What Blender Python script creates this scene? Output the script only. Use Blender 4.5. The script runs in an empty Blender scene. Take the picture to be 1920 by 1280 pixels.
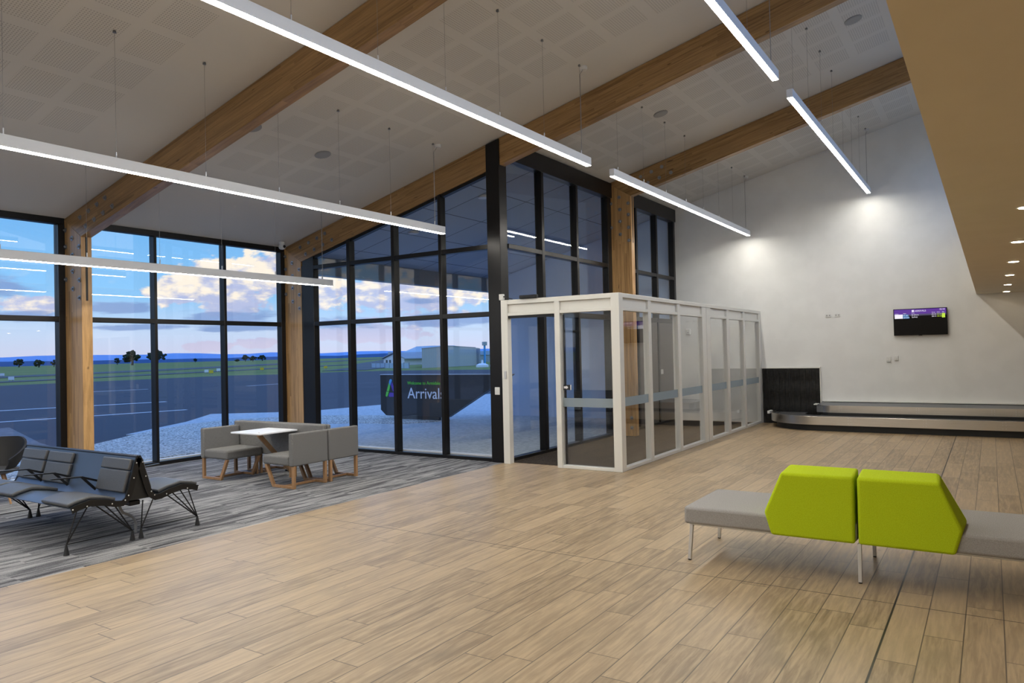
import bpy, math, random
from mathutils import Vector, Matrix
random.seed(7)
C = bpy.context.scene.collection
scene = bpy.context.scene

# ------------------------------------------------------------------ camera
cam_d = bpy.data.cameras.new('camera')
cam = bpy.data.objects.new('camera', cam_d)
C.objects.link(cam)
cx_ = Vector((1858-960, 640-640, -1380)).normalized()
cy_ = Vector((-1160-960, 640-707, -1380)); cy_ = (cy_ - cx_*cx_.dot(cy_)).normalized()
cz_ = cx_.cross(cy_)
M = Matrix((cx_, cy_, cz_)).to_4x4()
M.translation = Vector((0, 0, 1.6))
cam.matrix_world = M
cam_d.sensor_width = 36
cam_d.lens = 1380/1920*36
cam_d.clip_start = .05
cam_d.clip_end = 9000
scene.camera = cam

# ------------------------------------------------------------------ exposure
scene.view_settings.view_transform = 'Standard'
scene.view_settings.look = 'None'
scene.view_settings.gamma = 1
scene.view_settings.exposure = 0.0
scene.view_settings.use_curve_mapping = False
cy = scene.cycles
cy.use_denoising = True
cy.max_bounces = 8
cy.diffuse_bounces = 4
cy.glossy_bounces = 4
cy.transmission_bounces = 4
cy.transparent_max_bounces = 24
cy.caustics_reflective = False
cy.caustics_refractive = False
cy.sample_clamp_indirect = 6
STRIP = 62.0      # pendant lamps
DOWN = 36.0      # recessed downlights

# ------------------------------------------------------------------ node helper
class NT:
    def __init__(s, nt):
        s.nt = nt
    def n(s, t, **kw):
        o = s.nt.nodes.new(t)
        for k, v in kw.items(): setattr(o, k, v)
        return o
    def _in(s, sock, v):
        if v is None: return
        if isinstance(v, (int, float)): 
            try: sock.default_value = v
            except TypeError: sock.default_value = (v, v, v)
        elif isinstance(v, (tuple, list)):
            if len(v) == 3 and len(sock.default_value) == 4: v = (*v, 1)
            sock.default_value = v
        else: s.nt.links.new(v, sock)
    def m(s, op, a, b=None, c=None, clamp=False):
        o = s.n('ShaderNodeMath', operation=op, use_clamp=clamp)
        s._in(o.inputs[0], a); s._in(o.inputs[1], b); s._in(o.inputs[2], c)
        return o.outputs[0]
    def add(s, a, b): return s.m('ADD', a, b)
    def sub(s, a, b): return s.m('SUBTRACT', a, b)
    def mul(s, a, b): return s.m('MULTIPLY', a, b)
    def step(s, x, a, b):      # smoothstep
        o = s.n('ShaderNodeMapRange', interpolation_type='SMOOTHSTEP')
        s._in(o.inputs[0], x); s._in(o.inputs[1], a); s._in(o.inputs[2], b)
        o.inputs[3].default_value = 0; o.inputs[4].default_value = 1
        return o.outputs[0]
    def mix(s, f, a, b, blend='MIX'):
        o = s.n('ShaderNodeMix', data_type='RGBA', blend_type=blend)
        s._in(o.inputs[0], f); s._in(o.inputs[6], a); s._in(o.inputs[7], b)
        return o.outputs[2]
    def comb(s, x, y, z=0):
        o = s.n('ShaderNodeCombineXYZ')
        s._in(o.inputs[0], x); s._in(o.inputs[1], y); s._in(o.inputs[2], z)
        return o.outputs[0]
    def sep(s, v):
        o = s.n('ShaderNodeSeparateXYZ'); s._in(o.inputs[0], v); return o.outputs
    def noise(s, v, scale=5, detail=3, rough=.5, dist=0):
        o = s.n('ShaderNodeTexNoise')
        s._in(o.inputs['Vector'], v); o.inputs['Scale'].default_value = scale
        o.inputs['Detail'].default_value = detail; o.inputs['Roughness'].default_value = rough
        o.inputs['Distortion'].default_value = dist
        return o.outputs[0]
    def white(s, v):
        o = s.n('ShaderNodeTexWhiteNoise', noise_dimensions='3D'); s._in(o.inputs[0], v); return o.outputs[0]
    def ramp(s, f, stops):
        o = s.n('ShaderNodeValToRGB'); s._in(o.inputs[0], f)
        e = o.color_ramp.elements
        while len(e) < len(stops): e.new(.5)
        for q, (p, col) in zip(e, stops): q.position = p; q.color = (*col, 1)
        return o.outputs[0]
    def mapping(s, v, scale=(1, 1, 1), rot=(0, 0, 0), loc=(0, 0, 0)):
        o = s.n('ShaderNodeMapping'); s._in(o.inputs[0], v)
        o.inputs['Location'].default_value = loc; o.inputs['Rotation'].default_value = rot; o.inputs['Scale'].default_value = scale
        return o.outputs[0]

# ------------------------------------------------------------------ world: dusk sky with clouds
w = bpy.data.worlds.new('dusk_sky'); scene.world = w; w.use_nodes = True
w.node_tree.nodes.clear()
S = NT(w.node_tree)
D = S.n('ShaderNodeTexCoord').outputs['Generated']
dx, dy, dz = S.sep(D)
hor = S.m('SQRT', S.add(S.mul(dx, dx), S.mul(dy, dy)))
az = S.mul(S.m('ARCTAN2', dy, dx), 57.2958)
el = S.mul(S.m('ARCTAN2', dz, hor), 57.2958)
base = S.ramp(S.m('DIVIDE', el, 60, clamp=True), [(0, (.62, .63, .82)), (.03, (.56, .68, .90)), (.075, (.27, .56, .90)), (.16, (.17, .46, .88)), (.27, (.36, .68, 1.38)), (1, (.24, .50, 1.18))])
p1 = S.comb(S.mul(az, .16), S.mul(el, .42), 0)
n1 = S.noise(p1, 1.7, 10, .66, .25)
n2 = S.noise(S.comb(S.add(S.mul(az, .10), 31), S.mul(el, .55), 3), 2.2, 7, .6, .2)
n3 = S.noise(S.comb(S.mul(az, .4), S.mul(el, .8), 9), 1.5, 8, .58, .2)
def blob(a, e, ra, re):
    u = S.m('DIVIDE', S.sub(az, a), ra); v = S.m('DIVIDE', S.sub(el, e), re)
    return S.sub(1, S.m('SQRT', S.add(S.mul(u, u), S.mul(v, v))))
def union(lst):
    r = blob(*lst[0])
    for b in lst[1:]: r = S.m('MAXIMUM', r, blob(*b))
    return r
cum = union([(54.4, 5.2, 3.6, 2.5), (51.3, 6.0, 2.6, 2.3), (57.6, 4.7, 2.8, 1.3), (47.5, 5.4, 3.2, 2.3), (40.5, 5.0, 8, 3.0), (66.4, 3.8, 2.6, .7), (55.5, .8, 2.2, .55), (52, 1.0, 2, .5), (44, 1.6, 5, .8), (20, 9, 12, 5), (95, 8, 14, 4), (-60, 10, 30, 5), (150, 9, 25, 5)])
drk = union([(68.2, 5.0, 2.7, 1.3), (61, 3.6, 3.2, .55), (66.3, 3.1, 2.7, .5), (60.5, 2.3, 5, .3), (54.5, 3.0, 4.4, .7), (52.5, 2.2, 5, .3), (42.8, 6.6, 2.4, .8), (37.5, 6.2, 3, .9), (45.5, 2.5, 4, .7), (38, 2.6, 6, .8), (40, 4.1, 2, .4)])
vo = S.n('ShaderNodeTexVoronoi', feature='SMOOTH_F1'); vo.inputs['Smoothness'].default_value = .35
wp = S.noise(p1, 4.0, 4, .6)
S._in(vo.inputs['Vector'], S.comb(S.add(S.mul(az, 1.0), S.mul(wp, 1.2)), S.add(S.mul(el, 1.25), S.mul(wp, 1.2)), 0)); vo.inputs['Scale'].default_value = 1.15
puff = S.sub(.42, vo.outputs['Distance'])
cm = S.step(S.add(S.add(cum, S.mul(S.sub(n1, .5), 1.7)), S.mul(puff, .5)), .03, .26)
dm = S.step(S.add(drk, S.mul(S.sub(n2, .5), 2.4)), .05, .55)
# high thin cover everywhere so the whole dome stays believable
hi = S.mul(S.step(n2, .52, .72), S.step(el, 9, 16))
ccol = S.mix(S.step(S.add(S.add(n3, S.mul(puff, .28)), S.mul(S.sub(el, 5), .06)), .36, .64), (.46, .51, .75), (1.0, .89, .76))
pink = S.step(el, 2.6, .6)
ccol = S.mix(S.mul(pink, .45), ccol, (.80, .68, .80))
c = S.mix(S.mul(hi, .35), base, (.62, .66, .80))
c = S.mix(cm, c, ccol)
c = S.mix(S.mul(dm, .85), c, (.22, .33, .62))
c = S.mix(S.step(el, -.2, -2), c, (.10, .13, .16))
bg = S.n('ShaderNodeBackground'); S._in(bg.inputs[0], c); bg.inputs[1].default_value = 1.2
S.nt.links.new(bg.outputs[0], S.n('ShaderNodeOutputWorld').inputs[0])

# ------------------------------------------------------------------ materials
def mat(name, col=(.5, .5, .5), rough=.5, metal=0, spec=.5, build=None, bump=None, bump_d=.002, emis=None, es=0, coat=0):
    m = bpy.data.materials.new(name); m.use_nodes = True
    nt = NT(m.node_tree); b = m.node_tree.nodes['Principled BSDF']
    b.inputs['Base Color'].default_value = (*col, 1); b.inputs['Roughness'].default_value = rough
    b.inputs['Metallic'].default_value = metal; b.inputs['Specular IOR Level'].default_value = spec
    b.inputs['Coat Weight'].default_value = coat; b.inputs['Coat Roughness'].default_value = .15
    if emis: b.inputs['Emission Color'].default_value = (*emis, 1); b.inputs['Emission Strength'].default_value = es
    P = nt.n('ShaderNodeTexCoord').outputs['Object']
    if build:
        c = build(nt, P)
        if isinstance(c, tuple):
            nt.nt.links.new(c[1], b.inputs['Roughness']); c = c[0]
        nt.nt.links.new(c, b.inputs['Base Color'])
    if bump:
        h = bump(nt, P); bn = nt.n('ShaderNodeBump'); bn.inputs['Distance'].default_value = bump_d; bn.inputs['Strength'].default_value = .6
        nt.nt.links.new(h, bn.inputs['Height']); nt.nt.links.new(bn.outputs[0], b.inputs['Normal'])
    return m

def speckle(c1, c2, scale=60, detail=2, lo=.35, hi=.65):
    def f(nt, P):
        return nt.mix(nt.step(nt.noise(P, scale, detail), lo, hi), c1, c2)
    return f

def tile_floor(nt, P):
    x, y, z = nt.sep(P)
    W = .186
    yr = nt.m('DIVIDE', nt.sub(y, .538), W); row = nt.m('FLOOR', yr); fy = nt.m('FRACT', yr)
    off = nt.mul(nt.white(nt.comb(row, 3, 7)), 1.2)
    # a cut joint crosses the whole floor at x = 5.08 and every 6 m
    xr = nt.m('DIVIDE', nt.add(x, off), 1.2); cell = nt.m('FLOOR', xr); fx = nt.m('FRACT', xr)
    rnd = nt.white(nt.comb(row, cell, 1)); rnd2 = nt.white(nt.comb(row, cell, 5))
    g = nt.noise(nt.comb(nt.add(nt.mul(x, 1.3), nt.mul(rnd, 40)), nt.mul(y, 16), rnd), 2.2, 6, .62, .5)
    g2 = nt.noise(nt.comb(nt.add(nt.mul(x, 6), nt.mul(rnd, 17)), nt.mul(y, 120), 0), 1.5, 3, .6)
    blot = nt.noise(nt.comb(nt.add(nt.mul(x, 2.2), nt.mul(rnd2, 30)), nt.mul(y, 5), 0), 1.3, 3, .5)
    c = nt.mix(nt.step(g, .30, .72), (.225, .158, .090), (.50, .375, .225))
    c = nt.mix(nt.mul(nt.step(blot, .50, .75), .45), c, (.21, .165, .105))
    c = nt.mix(nt.mul(g2, .35), c, (.22, .15, .09))
    c = nt.mix(nt.mul(nt.sub(rnd, .15), .5), c, (.56, .42, .255))
    knot = nt.noise(nt.comb(nt.mul(x, 1), nt.mul(y, 2.2), 4), 4.5, 1)
    c = nt.mix(nt.mul(nt.step(knot, .76, .82), .5), c, (.12, .07, .04))
    ey = nt.m('MINIMUM', fy, nt.sub(1, fy)); ex = nt.m('MINIMUM', fx, nt.sub(1, fx))
    gr = nt.m('MAXIMUM', nt.step(nt.mul(ey, W), .0042, .0018), nt.step(nt.mul(ex, 1.2), .0040, .0018))
    big = nt.m('MAXIMUM', nt.step(nt.m('ABSOLUTE', nt.sub(y, .538)), .0075, .004), nt.step(nt.m('ABSOLUTE', nt.sub(x, 5.08)), .005, .003))
    c = nt.mix(nt.mul(gr, .84), c, (.055, .042, .032))
    c = nt.mix(big, c, (.012, .011, .010))
    return c, nt.add(.30, nt.mul(g, .18))

def carpet(nt, P):
    x, y, z = nt.sep(P)
    W = .25
    row = nt.m('FLOOR', nt.m('DIVIDE', y, W)); off = nt.mul(nt.white(nt.comb(row, 1, 2)), 1.0)
    cell = nt.m('FLOOR', nt.add(x, off)); r = nt.white(nt.comb(row, cell, 3))
    s1 = nt.noise(nt.comb(nt.add(nt.mul(x, 1.1), nt.mul(r, 50)), nt.mul(y, 12), r), 1.5, 5, .6, .3)
    s2 = nt.noise(nt.comb(nt.add(nt.mul(x, .9), nt.mul(r, 20)), nt.mul(y, 7), 2), 1.4, 3, .55, .3)
    s3 = nt.noise(nt.comb(nt.mul(x, 60), nt.mul(y, 160), 2), 1.6, 2)
    v = nt.add(nt.mul(s1, .62), nt.add(nt.mul(s2, .38), nt.mul(nt.sub(s3, .5), .22)))
    return nt.ramp(nt.step(v, .30, .70), [(0, (.035, .035, .040)), (.3, (.10, .10, .108)), (.55, (.21, .21, .215)), (1, (.38, .375, .37))])

def glulam(axis_rot, k=1.0):
    def f(nt, P, k=k):
        Q = nt.mapping(P, rot=axis_rot)
        x, y, z = nt.sep(Q)          # grain runs along local y after the rotation
        lam = nt.m('FLOOR', nt.m('DIVIDE', z, .04)); r = nt.white(nt.comb(lam, nt.m('FLOOR', nt.add(nt.mul(y, .6), nt.mul(nt.white(nt.comb(lam, 4, 4)), 3))), 1))
        g = nt.noise(nt.comb(nt.mul(x, 8), nt.add(nt.mul(y, .8), nt.mul(r, 20)), nt.mul(z, 26)), 1.6, 6, .62, .6)
        c = nt.mix(nt.step(g, .28, .70), (.15*k, .078*k, .030*k), (.40*k, .235*k, .095*k))
        c = nt.mix(nt.mul(r, .45), c, (.46*k, .285*k, .125*k))
        kn = nt.noise(nt.comb(nt.mul(x, 3), nt.mul(y, 1.6), nt.mul(z, 7)), 3, 1)
        c = nt.mix(nt.mul(nt.step(kn, .74, .80), .7), c, (.05, .02, .008))
        return c, nt.add(.24, nt.mul(g, .15))
    return f

BX0, PER = 1.37, 3.76
def ceiling_mat(nt, P):
    x, y, z = nt.sep(P)
    bay = nt.m('FRACT', nt.m('DIVIDE', nt.sub(x, BX0 + .14), PER)); bx = nt.mul(bay, PER)
    ux = nt.m('DIVIDE', nt.sub(bx, .68), .53); fx = nt.m('FRACT', ux); kx = nt.m('FLOOR', ux)
    uy = nt.m('DIVIDE', nt.sub(y, 1.08), .53); fy = nt.m('FRACT', uy); ky = nt.m('FLOOR', uy)
    def inr(v, a, b): return nt.mul(nt.m('GREATER_THAN', v, a), nt.m('LESS_THAN', v, b))
    sq = nt.mul(nt.mul(nt.m('LESS_THAN', fx, .80), nt.m('LESS_THAN', fy, .80)), nt.mul(inr(kx, -.5, 3.5), inr(ky, -.5, 13.5)))
    # perforations: rows of small round holes
    px_ = nt.sub(nt.m('FRACT', nt.m('DIVIDE', x, .0265)), .5); py_ = nt.sub(nt.m('FRACT', nt.m('DIVIDE', y, .0265)), .5)
    rr = nt.m('SQRT', nt.add(nt.mul(px_, px_), nt.mul(py_, py_)))
    hole = nt.mul(nt.step(rr, .32, .22), sq)
    c = nt.mix(nt.mul(nt.noise(P, 1.2, 2), .3), (.65, .63, .60), (.61, .59, .565))
    c = nt.mix(nt.mul(hole, .36), c, (.05, .05, .05))
    return c

M_ = {}
M_['tile'] = mat('timber_look_tile', rough=.35, build=tile_floor)
M_['carpet'] = mat('carpet_planks', rough=.95, spec=.1, build=carpet, bump=lambda nt, P: nt.noise(P, 180, 2), bump_d=.004)
M_['mat'] = mat('entrance_matting', rough=.95, spec=.05, build=speckle((.025, .021, .018), (.075, .060, .048), 90))
M_['ceil'] = mat('perforated_plasterboard', rough=.9, spec=.2, build=ceiling_mat)
M_['white_wall'] = mat('white_paint', rough=.55, spec=.3, build=speckle((.78, .78, .765), (.81, .81, .795), 3))
M_['soffit'] = mat('tan_paint', rough=.6, spec=.3, build=speckle((.80, .71, .55), (.82, .73, .57), 3))
M_['beam'] = mat('glulam_raking', rough=.35, build=glulam((math.radians(13.8), 0, 0)))
M_['col'] = mat('glulam_upright', rough=.3, build=glulam((math.radians(90), 0, 0), 1.45))
M_['dark'] = mat('dark_bronze_aluminium', (.022, .021, .021), .32, .6, .5)
M_['white_alu'] = mat('pearl_white_aluminium', (.76, .75, .70), .4, .1)
M_['strip_body'] = mat('silver_anodised', (.80, .84, .92), .4, .0)
M_['led'] = mat('led_diffuser', (.9, .9, .9), .4, emis=(1.0, .955, .86), es=STRIP)
M_['down'] = mat('downlight_lens', (.9, .9, .9), .4, emis=(1.0, .80, .55), es=DOWN)
M_['steel'] = mat('brushed_stainless', rough=.28, metal=1, build=lambda nt, P: nt.mix(nt.noise(nt.mapping(P, (1.3, 1.3, 60)), 2, 2), (.50, .47, .43), (.66, .62, .57)))
M_['bolt'] = mat('galvanised_bolt', (.32, .33, .35), .35, .8)
M_['wire'] = mat('steel_wire', (.25, .25, .25), .4, .8)
M_['rubber'] = mat('black_rubber', (.012, .012, .012), .5)
M_['belt'] = mat('dark_belt', rough=.45, build=speckle((.05, .05, .052), (.075, .075, .078), 8))
M_['grey_top'] = mat('grey_laminate', (.14, .145, .155), .45)
M_['curtain'] = mat('curtain_rubber', rough=.35, spec=.3, build=speckle((.006, .006, .006), (.016, .016, .016), 20))
M_['blackmetal'] = mat('black_powdercoat', (.012, .012, .013), .4, .3)
M_['perf'] = mat('perforated_steel_shell', (.085, .11, .15), .35, .6)
M_['vinyl'] = mat('charcoal_vinyl', rough=.42, build=speckle((.055, .056, .058), (.072, .072, .074), 150))
def weave(c1, c2, s=260):
    return lambda nt, P: nt.mix(nt.step(nt.noise(P, s, 2), .40, .60), c1, c2)
M_['tweed'] = mat('grey_tweed', rough=.95, spec=.1, build=weave((.12, .118, .114), (.25, .246, .238), 230), bump=lambda nt, P: nt.noise(P, 200, 2), bump_d=.003)
M_['lime'] = mat('lime_fabric', rough=.85, spec=.15, build=weave((.42, .54, .008), (.50, .64, .016)))
M_['greyfab'] = mat('light_grey_fabric', rough=.92, spec=.1, build=lambda nt, P: nt.mix(nt.step(nt.noise(nt.mapping(P, (60, 60, 300)), 4, 2), .35, .65), (.26, .25, .24), (.42, .405, .39)))
M_['oak'] = mat('oak', rough=.45, build=lambda nt, P: nt.mix(nt.noise(nt.mapping(P, (14, 14, 3)), 3, 4), (.27, .14, .06), (.46, .27, .13)))
M_['white_lam'] = mat('white_laminate', (.82, .82, .84), .3)
M_['chrome'] = mat('satin_white_metal', (.66, .66, .66), .3, .5)
M_['plastic'] = mat('white_plastic', (.72, .72, .70), .4)
M_['plastic_grey'] = mat('grey_plastic', (.30, .30, .30), .5)
M_['screen'] = mat('screen_black', (.008, .007, .006), .4, spec=.12)
def em(name, col, s): return mat(name, (.02, .02, .02), .4, emis=col, es=s)
M_['s_purple'] = em('screen_purple', (.085, .012, .28), 1.0)
M_['s_white'] = em('screen_white', (.92, .88, 1), 1.0)
M_['s_blue'] = em('screen_blue', (.03, .20, .45), .9)
M_['s_lime'] = em('screen_lime', (.62, .90, .06), .9)
M_['s_grey'] = em('screen_grey', (.06, .05, .12), .9)
M_['sign'] = mat('sign_charcoal', (.018, .019, .022), .35)
M_['sign_edge'] = mat('sign_edge', (.5, .52, .58), .4)
M_['green'] = mat('sign_green', (.10, .55, .06), .5, emis=(.10, .55, .06), es=.12)
M_['lettering'] = mat('sign_white', (.85, .87, .95), .5)
M_['logo_blue'] = mat('sign_blue', (.10, .42, .80), .5)
M_['logo_purple'] = mat('sign_purple', (.13, .05, .42), .5)
M_['concrete'] = mat('outdoor_concrete', rough=.8, build=speckle((.40, .44, .48), (.54, .58, .62), 14, 4))
M_['gravel'] = mat('river_gravel', rough=.85, build=lambda nt, P: nt.ramp(nt.noise(P, 24, 3, .75), [(.36, (.05, .05, .05)), (.48, (.40, .39, .36)), (.60, (.85, .82, .76))]), bump=lambda nt, P: nt.noise(P, 14, 3), bump_d=.03)
def tarmac(nt, P):
    x, y, z = nt.sep(P)
    n = nt.noise(nt.mapping(P, (.06, .25, 1)), 3, 4); f = nt.noise(P, 30, 2)
    c = nt.mix(n, (.024, .027, .044), (.042, .046, .068))
    c = nt.mix(nt.mul(f, .3), c, (.03, .03, .04))
    sc = nt.noise(nt.mapping(P, (.05, .9, 1), rot=(0, 0, .35)), 2.4, 3)
    return nt.mix(nt.mul(nt.step(sc, .66, .74), .5), c, (.20, .22, .28))
M_['tarmac'] = mat('tarmac', rough=.75, spec=.3, build=tarmac)
M_['strip'] = mat('taxiway_tarmac', rough=.8, build=speckle((.05, .055, .07), (.07, .075, .09), .4))
M_['paint'] = mat('line_paint', (.55, .56, .6), .7)
M_['grass'] = mat('airfield_grass', rough=.95, spec=.05, build=lambda nt, P: nt.mix(nt.noise(nt.mapping(P, (.05, .02, 1)), 2, 5, .65), (.13, .17, .055), (.30, .32, .12)))
M_['hill'] = mat('hazy_hill', rough=1, spec=0, build=lambda nt, P: nt.mix(nt.noise(nt.mapping(P, (.004, .004, .03)), 2, 5), (.22, .36, .66), (.32, .46, .74)))  # distance haze is painted into the blue base colour
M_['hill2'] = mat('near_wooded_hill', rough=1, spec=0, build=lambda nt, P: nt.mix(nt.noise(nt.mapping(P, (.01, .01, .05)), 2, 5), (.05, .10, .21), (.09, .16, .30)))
M_['leaf'] = mat('gum_leaves', rough=.9, spec=.05, build=speckle((.012, .020, .014), (.045, .06, .03), .8, 3))
M_['trunk'] = mat('bark', (.05, .04, .03), .9)
M_['shed_grey'] = mat('shed_cladding', rough=.7, build=lambda nt, P: nt.mix(nt.step(nt.m('FRACT', nt.mul(nt.add(nt.sep(P)[0], nt.sep(P)[1]), 2.0)), .0, .12), (.36, .37, .36), (.43, .45, .43)))
M_['shed_blue'] = mat('pale_blue_cladding', (.42, .52, .62), .7)
M_['clad_blue'] = mat('pale_blue_wall', (.46, .60, .82), .6)  # white outside wall, with cool dusk light painted into its colour
M_['roof_dark'] = mat('roof_sheet', (.30, .32, .36), .6)
M_['winglass'] = mat('dark_window', (.05, .06, .08), .2)
def porch_mat(nt, P):
    x, y, z = nt.sep(P)
    def ln(v, o, p):
        f = nt.m('FRACT', nt.m('DIVIDE', nt.sub(v, o), p)); return nt.step(nt.mul(nt.m('MINIMUM', f, nt.sub(1, f)), p), .012, .006)
    l = nt.m('MAXIMUM', ln(x, 10.47, 1.2), ln(y, 8.24, 1.03))
    return nt.mix(l, (.36, .42, .52), (.02, .02, .025))
M_['porch'] = mat('porch_lining', rough=.7, build=porch_mat)
M_['fascia'] = mat('fascia_paint', (.22, .23, .25), .5)

def glass_mat(name, tint, mn=.05, rough=0.0):
    m = bpy.data.materials.new(name); m.use_nodes = True; t = m.node_tree; t.nodes.clear()
    n = NT(t); lw = n.n('ShaderNodeLayerWeight'); lw.inputs[0].default_value = .5
    f = n.add(mn, n.mul(n.m('POWER', lw.outputs['Facing'], 5), .9))
    tr = n.n('ShaderNodeBsdfTransparent'); tr.inputs[0].default_value = (*tint, 1)
    gl = n.n('ShaderNodeBsdfGlossy'); gl.inputs[1].default_value = rough; gl.inputs[0].default_value = (1, 1, 1, 1)
    mx = n.n('ShaderNodeMixShader'); n._in(mx.inputs[0], f)
    t.links.new(tr.outputs[0], mx.inputs[1]); t.links.new(gl.outputs[0], mx.inputs[2])
    t.links.new(mx.outputs[0], n.n('ShaderNodeOutputMaterial').inputs[0])
    return m
M_['glass'] = glass_mat('facade_glass', (.955, .965, .965), .045)
M_['glass_in'] = glass_mat('partition_glass', (.98, .985, .985), .03)
def frost_mat():
    m = bpy.data.materials.new('frosted_film'); m.use_nodes = True; t = m.node_tree; t.nodes.clear()
    n = NT(t); tr = n.n('ShaderNodeBsdfTransparent'); tr.inputs[0].default_value = (.85, .9, .92, 1)
    df = n.n('ShaderNodeBsdfDiffuse'); df.inputs[0].default_value = (.50, .58, .62, 1)
    tl = n.n('ShaderNodeBsdfTranslucent'); tl.inputs[0].default_value = (.55, .62, .66, 1)
    a = n.n('ShaderNodeMixShader'); a.inputs[0].default_value = .35; t.links.new(df.outputs[0], a.inputs[1]); t.links.new(tl.outputs[0], a.inputs[2])
    mx = n.n('ShaderNodeMixShader'); mx.inputs[0].default_value = .62
    t.links.new(tr.outputs[0], mx.inputs[1]); t.links.new(a.outputs[0], mx.inputs[2])
    t.links.new(mx.outputs[0], n.n('ShaderNodeOutputMaterial').inputs[0]); return m
M_['frost'] = frost_mat()

# ------------------------------------------------------------------ mesh builder
class MB:
    def __init__(s): s.v = []; s.f = []
    def box(s, a, b):
        x0, x1 = sorted((a[0], b[0])); y0, y1 = sorted((a[1], b[1])); z0, z1 = sorted((a[2], b[2]))
        n = len(s.v)
        s.v += [(x0, y0, z0), (x1, y0, z0), (x1, y1, z0), (x0, y1, z0), (x0, y0, z1), (x1, y0, z1), (x1, y1, z1), (x0, y1, z1)]
        s.f += [tuple(n+i for i in q) for q in ((0, 3, 2, 1), (4, 5, 6, 7), (0, 1, 5, 4), (1, 2, 6, 5), (2, 3, 7, 6), (3, 0, 4, 7))]
        return s
    def prism(s, poly, axis, a, b):
        """poly of 2D points extruded along axis from a to b (other two axes in xyz order)"""
        n = len(s.v); k = len(poly)
        for t in (a, b):
            for p, q in poly:
                s.v.append((t, p, q) if axis == 'x' else (p, t, q) if axis == 'y' else (p, q, t))
        s.f.append(tuple(range(n, n+k))[::-1]); s.f.append(tuple(range(n+k, n+2*k)))
        for i in range(k): j = (i+1) % k; s.f.append((n+i, n+j, n+k+j, n+k+i))
        return s
    def tube(s, pts, r, seg=8, r2=None):
        pts = [Vector(p) for p in pts]; n0 = len(s.v); k = len(pts); up = None
        for i, p in enumerate(pts):
            d = (pts[min(i+1, k-1)] - pts[max(i-1, 0)]).normalized()
            if up is None:
                up = Vector((0, 0, 1)) if abs(d.z) < .9 else Vector((1, 0, 0))
            u = (up - d*up.dot(d)).normalized(); v = d.cross(u); up = u
            rr = r if r2 is None else r + (r2-r)*i/(k-1)
            for a in range(seg):
                t = 2*math.pi*a/seg; s.v.append(tuple(p + u*math.cos(t)*rr + v*math.sin(t)*rr))
        for i in range(k-1):
            for a in range(seg):
                b = (a+1) % seg
                s.f.append((n0+i*seg+a, n0+i*seg+b, n0+(i+1)*seg+b, n0+(i+1)*seg+a))
        s.f.append(tuple(range(n0, n0+seg))[::-1]); s.f.append(tuple(range(n0+(k-1)*seg, n0+k*seg)))
        return s
    def bar(s, p, q, wx, wy, up=(0, 0, 1)):
        p = Vector(p); q = Vector(q); d = (q-p).normalized(); u = Vector(up)
        u = (u - d*u.dot(d)).normalized(); v = d.cross(u); n = len(s.v)
        for c in (p, q):
            for a, b in ((-1, -1), (1, -1), (1, 1), (-1, 1)): s.v.append(tuple(c + v*a*wx/2 + u*b*wy/2))
        s.f += [tuple(n+i for i in f) for f in ((0, 3, 2, 1), (4, 5, 6, 7), (0, 1, 5, 4), (1, 2, 6, 5), (2, 3, 7, 6), (3, 0, 4, 7))]
        return s
    def lathe(s, prof, c=(0, 0, 0), axis='z', seg=20):
        n = len(s.v); k = len(prof)
        for r, h in prof:
            for a in range(seg):
                t = 2*math.pi*a/seg; p = (r*math.cos(t), r*math.sin(t), h)
                if axis == 'x': p = (h, r*math.cos(t), r*math.sin(t))
                if axis == 'y': p = (r*math.cos(t), h, r*math.sin(t))
                s.v.append((p[0]+c[0], p[1]+c[1], p[2]+c[2]))
        for i in range(k-1):
            for a in range(seg):
                b = (a+1) % seg; s.f.append((n+i*seg+a, n+i*seg+b, n+(i+1)*seg+b, n+(i+1)*seg+a))
        s.f.append(tuple(range(n, n+seg))[::-1]); s.f.append(tuple(range(n+(k-1)*seg, n+k*seg)))
        return s
    def build(s, name, m, parent=None, bevel=0, seg=2, smooth=False, org=None):
        me = bpy.data.meshes.new(name)
        vs = s.v
        o = bpy.data.objects.new(name, me)
        if org: vs = [(a-org[0], b-org[1], c-org[2]) for a, b, c in vs]; o.location = org
        me.from_pydata(vs, [], s.f); me.validate(); me.update()
        import bmesh
        bm = bmesh.new(); bm.from_mesh(me); bmesh.ops.recalc_face_normals(bm, faces=bm.faces); bm.to_mesh(me); bm.free()
        me.materials.append(M_[m] if isinstance(m, str) else m)
        C.objects.link(o)
        if parent is not None:
            o.parent = parent
            if not org: pass
            o.matrix_parent_inverse = Matrix.Translation(parent.location).inverted() if parent.type == 'EMPTY' or True else Matrix()
        if bevel:
            b = o.modifiers.new('bevel', 'BEVEL'); b.width = bevel; b.segments = seg; b.limit_method = 'ANGLE'; b.angle_limit = math.radians(35)
            smooth = True
        if smooth:
            for p in me.polygons: p.use_smooth = True
            try: me.set_sharp_from_angle(angle=math.radians(40))
            except Exception: pass
        return o
def tag(o, label, cat, group=None, kind=None):
    if label: o['label'] = label
    if cat: o['category'] = cat
    if group: o['group'] = group
    if kind: o['kind'] = kind
    return o
def thing(name, loc, label, cat, group=None):
    o = bpy.data.objects.new(name, None); C.objects.link(o); o.location = loc; o.empty_display_size = .1
    return tag(o, label, cat, group)
def struct(o): o['kind'] = 'structure'; return o
def copy_tree(o, parent=None, offset=None):
    c = o.copy(); C.objects.link(c)
    if parent is not None:
        inv = o.matrix_parent_inverse.copy(); c.parent = parent; c.matrix_parent_inverse = inv
    if offset is not None: c.location = Vector(o.location) + Vector(offset)
    for ch in o.children:
        copy_tree(ch, c)
    return c
def B(a, b): return MB().box(a, b)
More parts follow.
